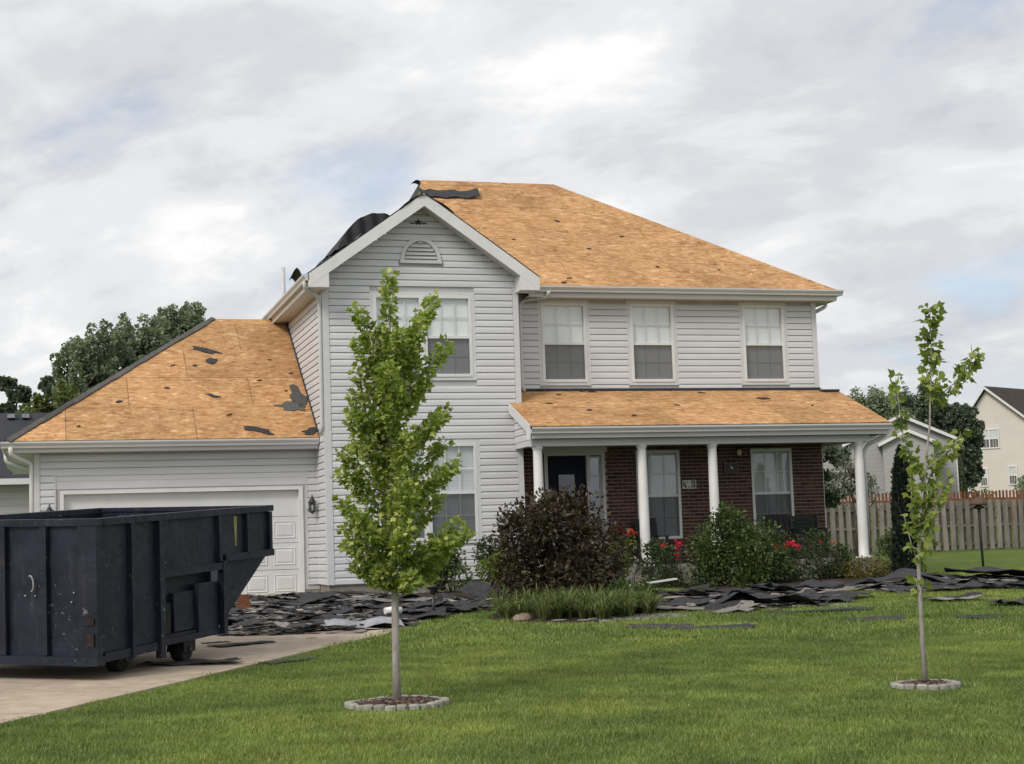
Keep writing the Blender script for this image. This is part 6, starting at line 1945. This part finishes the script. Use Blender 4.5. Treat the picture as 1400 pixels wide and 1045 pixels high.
def beige_house():
    z = .95; bx_, by_ = 50.39, 54.7
    t = thing('house', 'beige two-storey neighbour house with brown roof and white windows', 'house', (bx_, by_, z))
    ux = Vector((math.cos(-.58), math.sin(-.58), 0)); nb = Vector((.90, .44, 0))          # along the gable wall; along the ridge
    X = lambda a, c: Vector((bx_, by_, z + c)) + ux * a
    wl, wr, ev, top = -1.36, 2.3, 6.25, 8.22
    MB().prism([X(wl, 0), X(wr, 0), X(wr, ev), X(0, top), X(wl, ev)], nb * 14).build('wall', 'far_beige', t)
    over = -nb * .35
    rf = MB()
    for w_, s_ in ((wl, -1), (wr, 1)):
        e = w_ + s_ * .22; ze = ev - .22 * (top - ev) / abs(w_)
        p = [X(0, top + .03) + over, X(e, ze + .03) + over, X(e, ze + .03) + nb * 14.3, X(0, top + .03) + nb * 14.3]
        rf.prism(p if s_ > 0 else p[::-1], (0, 0, .09))
    rf.build('roof', 'brown_shingle', t)
    for w_, s_ in ((wl, -1), (wr, 1)):
        e = w_ + s_ * .22; ze = ev - .22 * (top - ev) / abs(w_)
        p = [X(0, top + .10), X(e, ze + .10), X(e, ze - .06), X(0, top - .06)]
        MB().prism([q + over - nb * .03 for q in p], nb * .029).build('rake_board', 'trim', t)
    MB().bar(X(wl + .03, 0) - nb * .04, X(wl + .03, ev - .1) - nb * .04, .10, .05, ux).build('corner_board', 'trim', t)
    MB().prism([Vector((52.9, 57.5, 8.3)), Vector((53.5, 57.5, 8.3)), Vector((53.5, 57.5, 8.42)), Vector((52.9, 57.5, 8.42))], (0, .5, 0)).build('roof_vent', 'black_metal', t)
    n_ = Vector((math.sin(-.58), -math.cos(-.58), 0))
    for a, c, w_, h, cols in [(-.06, 5.12, 1.15, 1.22, 2), (-.52, 2.78, .50, 1.15, 1), (1.18, 2.84, .54, 1.18, 1)]:
        far_window(t, X(a, c), 0, ux, n_, w_, h, cols)
beige_house()
GH, GHX = gable_house('house', 'grey neighbour house with a small second gable behind the fences', (32.9, 35.1), -.50, 4.9, 12, 3.75, 1.18, 'far_grey', 'brown_shingle', .25, [], z0=1.0)
MB().prism([GHX(-2.46, .5, 0), GHX(-8.5, .5, 0), GHX(-8.5, .5, 3.6), GHX(-2.46, .5, 3.6)], GHX(0, 6, 0) - GHX(0, 0, 0)).build('wing_wall', 'far_grey', GH)
MB().prism([GHX(-2.4, .1, 3.5), GHX(-8.9, .1, 3.5), GHX(-8.9, 3.5, 4.8), GHX(-2.4, 3.5, 4.8)], (0, 0, .12)).build('wing_roof', 'brown_shingle', GH)
gg_ = MB()
gg_.prism([GHX(-.9, -2.4, 0), GHX(1.3, -2.4, 0), GHX(1.3, -2.4, 3.55), GHX(.2, -2.4, 4.05), GHX(-.9, -2.4, 3.55)], GHX(0, 2.3, 0) - GHX(0, 0, 0))
gg_.build('bay_wall', 'far_grey', GH)
for s in (-1, 1):
    p = [GHX(.2, -2.6, 4.14), GHX(.2 + s * 1.3, -2.6, 3.52), GHX(.2 + s * 1.3, -.05, 3.52), GHX(.2, -.05, 4.14)]
    MB().prism(p if s > 0 else p[::-1], (0, 0, .08)).build('bay_roof', 'brown_shingle', GH)
    q = [GHX(.2, -2.63, 4.2), GHX(.2 + s * 1.3, -2.63, 3.58), GHX(.2 + s * 1.3, -2.63, 3.42), GHX(.2, -2.63, 4.04)]
    MB().prism(q, GHX(0, .028, 0) - GHX(0, 0, 0)).build('rake_board', 'trim', GH)


def left_house():
    t = thing('house', 'grey neighbour house with plain dark shingle roof behind the garage', 'house', (-12, 20, -.15))
    MB().box(-26, -2.6, 17.6, 25, -.3, 2.9).build('wall', 'far_grey2', t)
    MB().prism([(-26.5, 17.15, 2.98), (-26.5, 21.45, 5.22), (-26.5, 25.5, 2.98)], (24.4, 0, 0)).build('roof', 'bldg_shingle', t)
    MB().box(-26.5, -2.1, 17.03, 17.149, 2.80, 2.97).build('gutter', 'trim', t)
    for x in (-6.15, -5.72):
        v_ = MB().prism([(x - .12, 20.85, 5.02), (x + .12, 20.85, 5.02), (x + .10, 20.85, 5.14), (x - .10, 20.85, 5.14)], (0, .4, .03))
        v_.build('roof_vent', 'plastic_sheet', t)
left_house()


# ================================================================== BACKGROUND TREES
def tree(name, label, base, h, lobes, n, size, mat, kind='clump', group=None, trunk_r=.16, bark='bark_dark', z0=None):
    """lobes: (dx, dy, z, rx, rz)"""
    bx_, by_ = base; z = g(by_) if z0 is None else z0
    t = thing(name, label, 'tree', (bx_, by_, z), group)
    tr = MB()
    tr.tube([(bx_, by_, z - .2), (bx_ + .1, by_, z + h * .35), (bx_ - .05, by_, z + h * .65), (bx_, by_, z + h * .9)], [trunk_r, trunk_r * .75, trunk_r * .4, .03], 9)
    tot = sum(l[3] ** 2 * l[4] for l in lobes)
    pos = []; out = []
    for dx, dy, lz, rx, rz in lobes:
        limb(tr, (bx_, by_, z + max(.3, lz - rz * .9)), (bx_ + dx, by_ + dy, z + lz), trunk_r * .35, .03, .06, 4, 6)
        k = max(8, int(12 + 18 * rx))
        for q in range(k):        # sub-clumps over the lobe's outside
            d = np.array([rnd.gauss(0, 1), rnd.gauss(0, 1), rnd.gauss(0, 1)]); d /= np.linalg.norm(d)
            c = np.array([bx_ + dx, by_ + dy, z + lz]) + d * np.array([rx, rx, rz]) * rnd.uniform(.35, 1.0)
            m_ = max(8, int(n * rx * rx * rz / tot / k))
            b, dd = ball(m_, 1.0, .1)
            pos.append(c + b * np.array([rx, rx, rz]) * .30); out.append(dd + d * .6)
    tr.build('trunk', bark, t)
    leaves('crown', mat, t, kind, np.vstack(pos), size, np.vstack(out), .1, .5)
    return t


def crown(r, hbase, htop, n, seed, taper=1.0):
    q = random.Random(seed); L = []
    for k in range(n):
        f = (k + .5) / n; zz = hbase + (htop - hbase) * (.06 + .84 * f)
        rr = r * (math.sin(math.pi * (.22 + .52 * f)) ** .8) * (1 - (1 - taper) * f)
        a = k * 2.4 + q.uniform(-.5, .5); o = rr * q.uniform(.35, .8)
        L.append((o * math.cos(a), o * math.sin(a), zz + q.uniform(-.2, .2), r * q.uniform(.32, .5), (htop - hbase) * q.uniform(.10, .17)))
    return L
tree('poplar_tree', 'leftmost tall leafy poplar rising behind the garage', (-3.6, 29), 8.0, crown(1.45, 3.2, 8.2, 24, 5), 42000, .085, 'far_leaf', trunk_r=.2)
tree('poplar_tree', 'middle leafy poplar rising behind the garage', (-1.75, 30.5), 8.4, crown(1.35, 3.6, 8.7, 24, 6), 38000, .085, 'far_leaf', trunk_r=.2)
tree('poplar_tree', 'rounded leafy poplar just behind the garage ridge', (.1, 34), 9.0, crown(1.45, 4.0, 9.3, 22, 7), 38000, .09, 'far_leaf', trunk_r=.2)
tree('leafy_tree', 'low pale green tree left of the poplars behind the garage', (-4.9, 27.5), 6.0, crown(1.3, 3.0, 6.2, 12, 8), 12000, .105, 'far_leaf_light', trunk_r=.12)
tree('leafy_tree', 'small dark tree peeking over the left neighbour roof', (-6.3, 47.5), 7.6, crown(.8, 5.0, 7.3, 5, 9), 2200, .17, 'pine_leaf', trunk_r=.12)
tree('leafy_tree', 'second small dark tree peeking over the left neighbour roof', (-4.6, 47), 7.4, crown(.75, 5.0, 7.2, 5, 10), 2200, .17, 'pine_leaf', trunk_r=.12)
for k, (x, y, h, r, mt, lab) in enumerate([(37.5, 62, 6.4, 2.6, 'far_leaf_light', 'light green tree behind the porch eave'), (41.6, 58, 6.8, 2.6, 'far_leaf_light', 'rounded green tree above the grey neighbour house'),
                                           (45.0, 58, 7.3, 2.3, 'far_leaf', 'darker green tree above the gable of the grey house'), (47.6, 60, 7.4, 2.2, 'pine_leaf', 'dark pine behind the grey house roof'),
                                           (40.3, 44.5, 6.6, 1.5, 'pine_leaf', 'dark pine standing right of the grey house'), (42.0, 44.6, 5.6, 1.3, 'pine_leaf', 'smaller dark pine beside the beige house'),
                                           (36.9, 37.6, 3.6, .9, 'far_leaf', 'dark leafy tree in the gap between the grey and beige houses'), (33.0, 66, 5.8, 2.6, 'far_leaf', 'low green tree far behind the porch roof'), (50.0, 66, 6.5, 2.4, 'far_leaf', 'green tree far behind the gap between the houses')]):
    tree('leafy_tree' if mt != 'pine_leaf' else 'pine_tree', lab, (x, y), h, crown(r, h * .2, h * .98, 18, 20 + k, .72), 20000, .11, mt, trunk_r=.18)
tree('plum_tree', 'small grey-leaved plum tree with forked trunk behind the last column', (18.1, 12.7), 3.2, [(-.35, 0, 2.35, .42, .4), (.35, 0, 2.45, .45, .42), (0, .2, 2.75, .5, .42), (0, -.2, 2.2, .4, .3), (.6, .1, 2.0, .3, .3)], 2600, .07, 'plum_leaf', 'oval', trunk_r=.055)
tree('plum_tree', 'thin bare-looking grey shrub tree before the grey neighbour siding', (20.6, 16.5), 2.6, [(-.4, 0, 1.9, .5, .5), (.4, 0, 1.9, .5, .5), (0, 0, 2.3, .5, .4)], 420, .06, 'plum_leaf', 'oval', trunk_r=.03)
tree('leafy_tree', 'dark green tree seen under the porch roof behind the brick corner', (18.2, 15.2), 4.2, crown(.95, 1.9, 4.0, 9, 40), 6000, .10, 'pine_leaf', trunk_r=.07)
shrub('hedge_shrub', 'dark rounded shrub before the beige neighbour house', (47.2, 46.5), 1.3, 1.0, 1.6, 1500, .12, 'far_leaf', lobes=8)
shrub('hedge_shrub', 'low dull green shrub row behind the brown fence', (37.3, 37.0), 1.8, 1.0, 1.1, 1500, .12, 'far_leaf_light', lobes=8)


# ================================================================== GRASS
def grass():
    def tuft(seed, n, r, hmin, hmax, w_):
        q = np.random.default_rng(seed)
        a = q.uniform(0, 2 * np.pi, n); rr = r * np.sqrt(q.uniform(0, 1, n))
        x, y = rr * np.cos(a), rr * np.sin(a)
        h = q.uniform(hmin, hmax, n); lean = q.uniform(.1, .9, n) * h; d = q.uniform(0, 2 * np.pi, n); ww = w_ * q.uniform(.7, 1.3, n)
        dx, dy = np.cos(d), np.sin(d); z0 = -.015
        V = np.zeros((n, 5, 3))
        for i, (t, wf_) in enumerate(((0, 1), (0, -1), (.55, .75), (.55, -.75), (1, 0))):
            V[:, i, 0] = x + dx * lean * t ** 1.6 - dy * ww * wf_
            V[:, i, 1] = y + dy * lean * t ** 1.6 + dx * ww * wf_
            V[:, i, 2] = z0 + h * t * (1 - .25 * t * (lean / h))
        B = (np.arange(n) * 5)[:, None]
        F = np.concatenate([B + np.array([[0, 1, 3]]), B + np.array([[0, 3, 2]]), B + np.array([[2, 3, 4]])])
        me = np_mesh('grass_tuft', V.reshape(-1, 3), F)
        me.materials.append(M['grass_blade'])
        return bpy.data.objects.new('grass_tuft', me)
    near = [tuft(100 + k, 190, .17, .030, .062, .0028) for k in range(6)]
    far = [tuft(200 + k, 110, .22, .04, .085, .0055) for k in range(4)]
    blocked = [DRIVE_R + DRIVE_L[::-1], WALK_R + WALK_L[::-1]] + BEDS
    def bad(x, y, m_=.0):
        if (x - T1[0]) ** 2 + (y - T1[1]) ** 2 < .55 ** 2 or (x - T2[0]) ** 2 + (y - T2[1]) ** 2 < .42 ** 2: return True
        for p in blocked:
            if inside((x, y), p): return True
        return False
    fx, fy = math.sin(_ya), math.cos(_ya)
    def field(name, label, srcs, spacing, d0, d1, marg, seed):
        q = random.Random(seed); pts = []; rots = []; scs = []; ids = []
        d = d0
        while d < d1:
            hwid = .335 * d + marg
            s = -hwid
            while s < hwid:
                dd = d + q.uniform(-.5, .5) * spacing; ss = s + q.uniform(-.5, .5) * spacing
                x = CAM.x + fx * dd + fy * ss; y = CAM.y + fy * dd - fx * ss
                s += spacing
                if bad(x, y): continue
                if y > -.3 and GX - .2 < x < 11.6: continue
                # keep tufts off the paving edge
                if any(bad(x + a, y + b) for a, b in ((.13, 0), (-.13, 0), (0, .13), (0, -.13))) and q.random() < .55: continue
                pts.append((x, y, g(y))); rots.append(q.uniform(0, 6.283)); scs.append(q.uniform(.75, 1.25)); ids.append(q.randrange(len(srcs)))
            d += spacing
        me = bpy.data.meshes.new(name)
        me.from_pydata(pts, [], [])
        for nm, data in (('rz', rots), ('sc', scs)):
            at = me.attributes.new(nm, 'FLOAT', 'POINT'); at.data.foreach_set('value', data)
        at = me.attributes.new('pick', 'INT', 'POINT'); at.data.foreach_set('value', ids)
        o = link(name, me, None, (0, 0, 0), label=label, cat='grass', kind='stuff')
        ng = bpy.data.node_groups.new(name + '_scatter', 'GeometryNodeTree')
        ng.interface.new_socket('Geometry', in_out='INPUT', socket_type='NodeSocketGeometry')
        ng.interface.new_socket('Geometry', in_out='OUTPUT', socket_type='NodeSocketGeometry')
        N = NT(ng)
        gi = N.n('NodeGroupInput'); go = N.n('NodeGroupOutput')
        join = N.n('GeometryNodeJoinGeometry')
        def attr(nm, ty):
            a = N.n('GeometryNodeInputNamedAttribute', data_type=ty); a.inputs['Name'].default_value = nm
            return a.outputs[0]
        rz = attr('rz', 'FLOAT'); sc = attr('sc', 'FLOAT'); pk = attr('pick', 'INT')
        cx = N.n('ShaderNodeCombineXYZ'); N.l(rz, cx.inputs[2])
        for k, src in enumerate(srcs):
            oi = N.n('GeometryNodeObjectInfo'); oi.inputs['Object'].default_value = src
            ins = N.n('GeometryNodeInstanceOnPoints')
            cmpn = N.n('FunctionNodeCompare', data_type='INT', operation='EQUAL')
            ai = [i for i in cmpn.inputs if i.enabled]
            N.l(pk, ai[0]); ai[1].default_value = k
            N.l(gi.outputs[0], ins.inputs['Points']); N.l(cmpn.outputs[0], ins.inputs['Selection'])
            N.l(oi.outputs['Geometry'], ins.inputs['Instance']); N.l(cx.outputs[0], ins.inputs['Rotation']); N.l(sc, ins.inputs['Scale'])
            N.l(ins.outputs[0], join.inputs[0])
        N.l(join.outputs[0], go.inputs[0])
        md = o.modifiers.new('scatter', 'NODES'); md.node_group = ng
        return len(pts)
    a = field('grass', 'short green lawn grass', near, .125, 8.2, 19.0, 1.6, 1)
    b = field('grass', 'lawn grass farther back by the scattered shingles', far, .19, 19.0, 34.0, 1.0, 2)
    print('grass tufts', a, b)
grass()
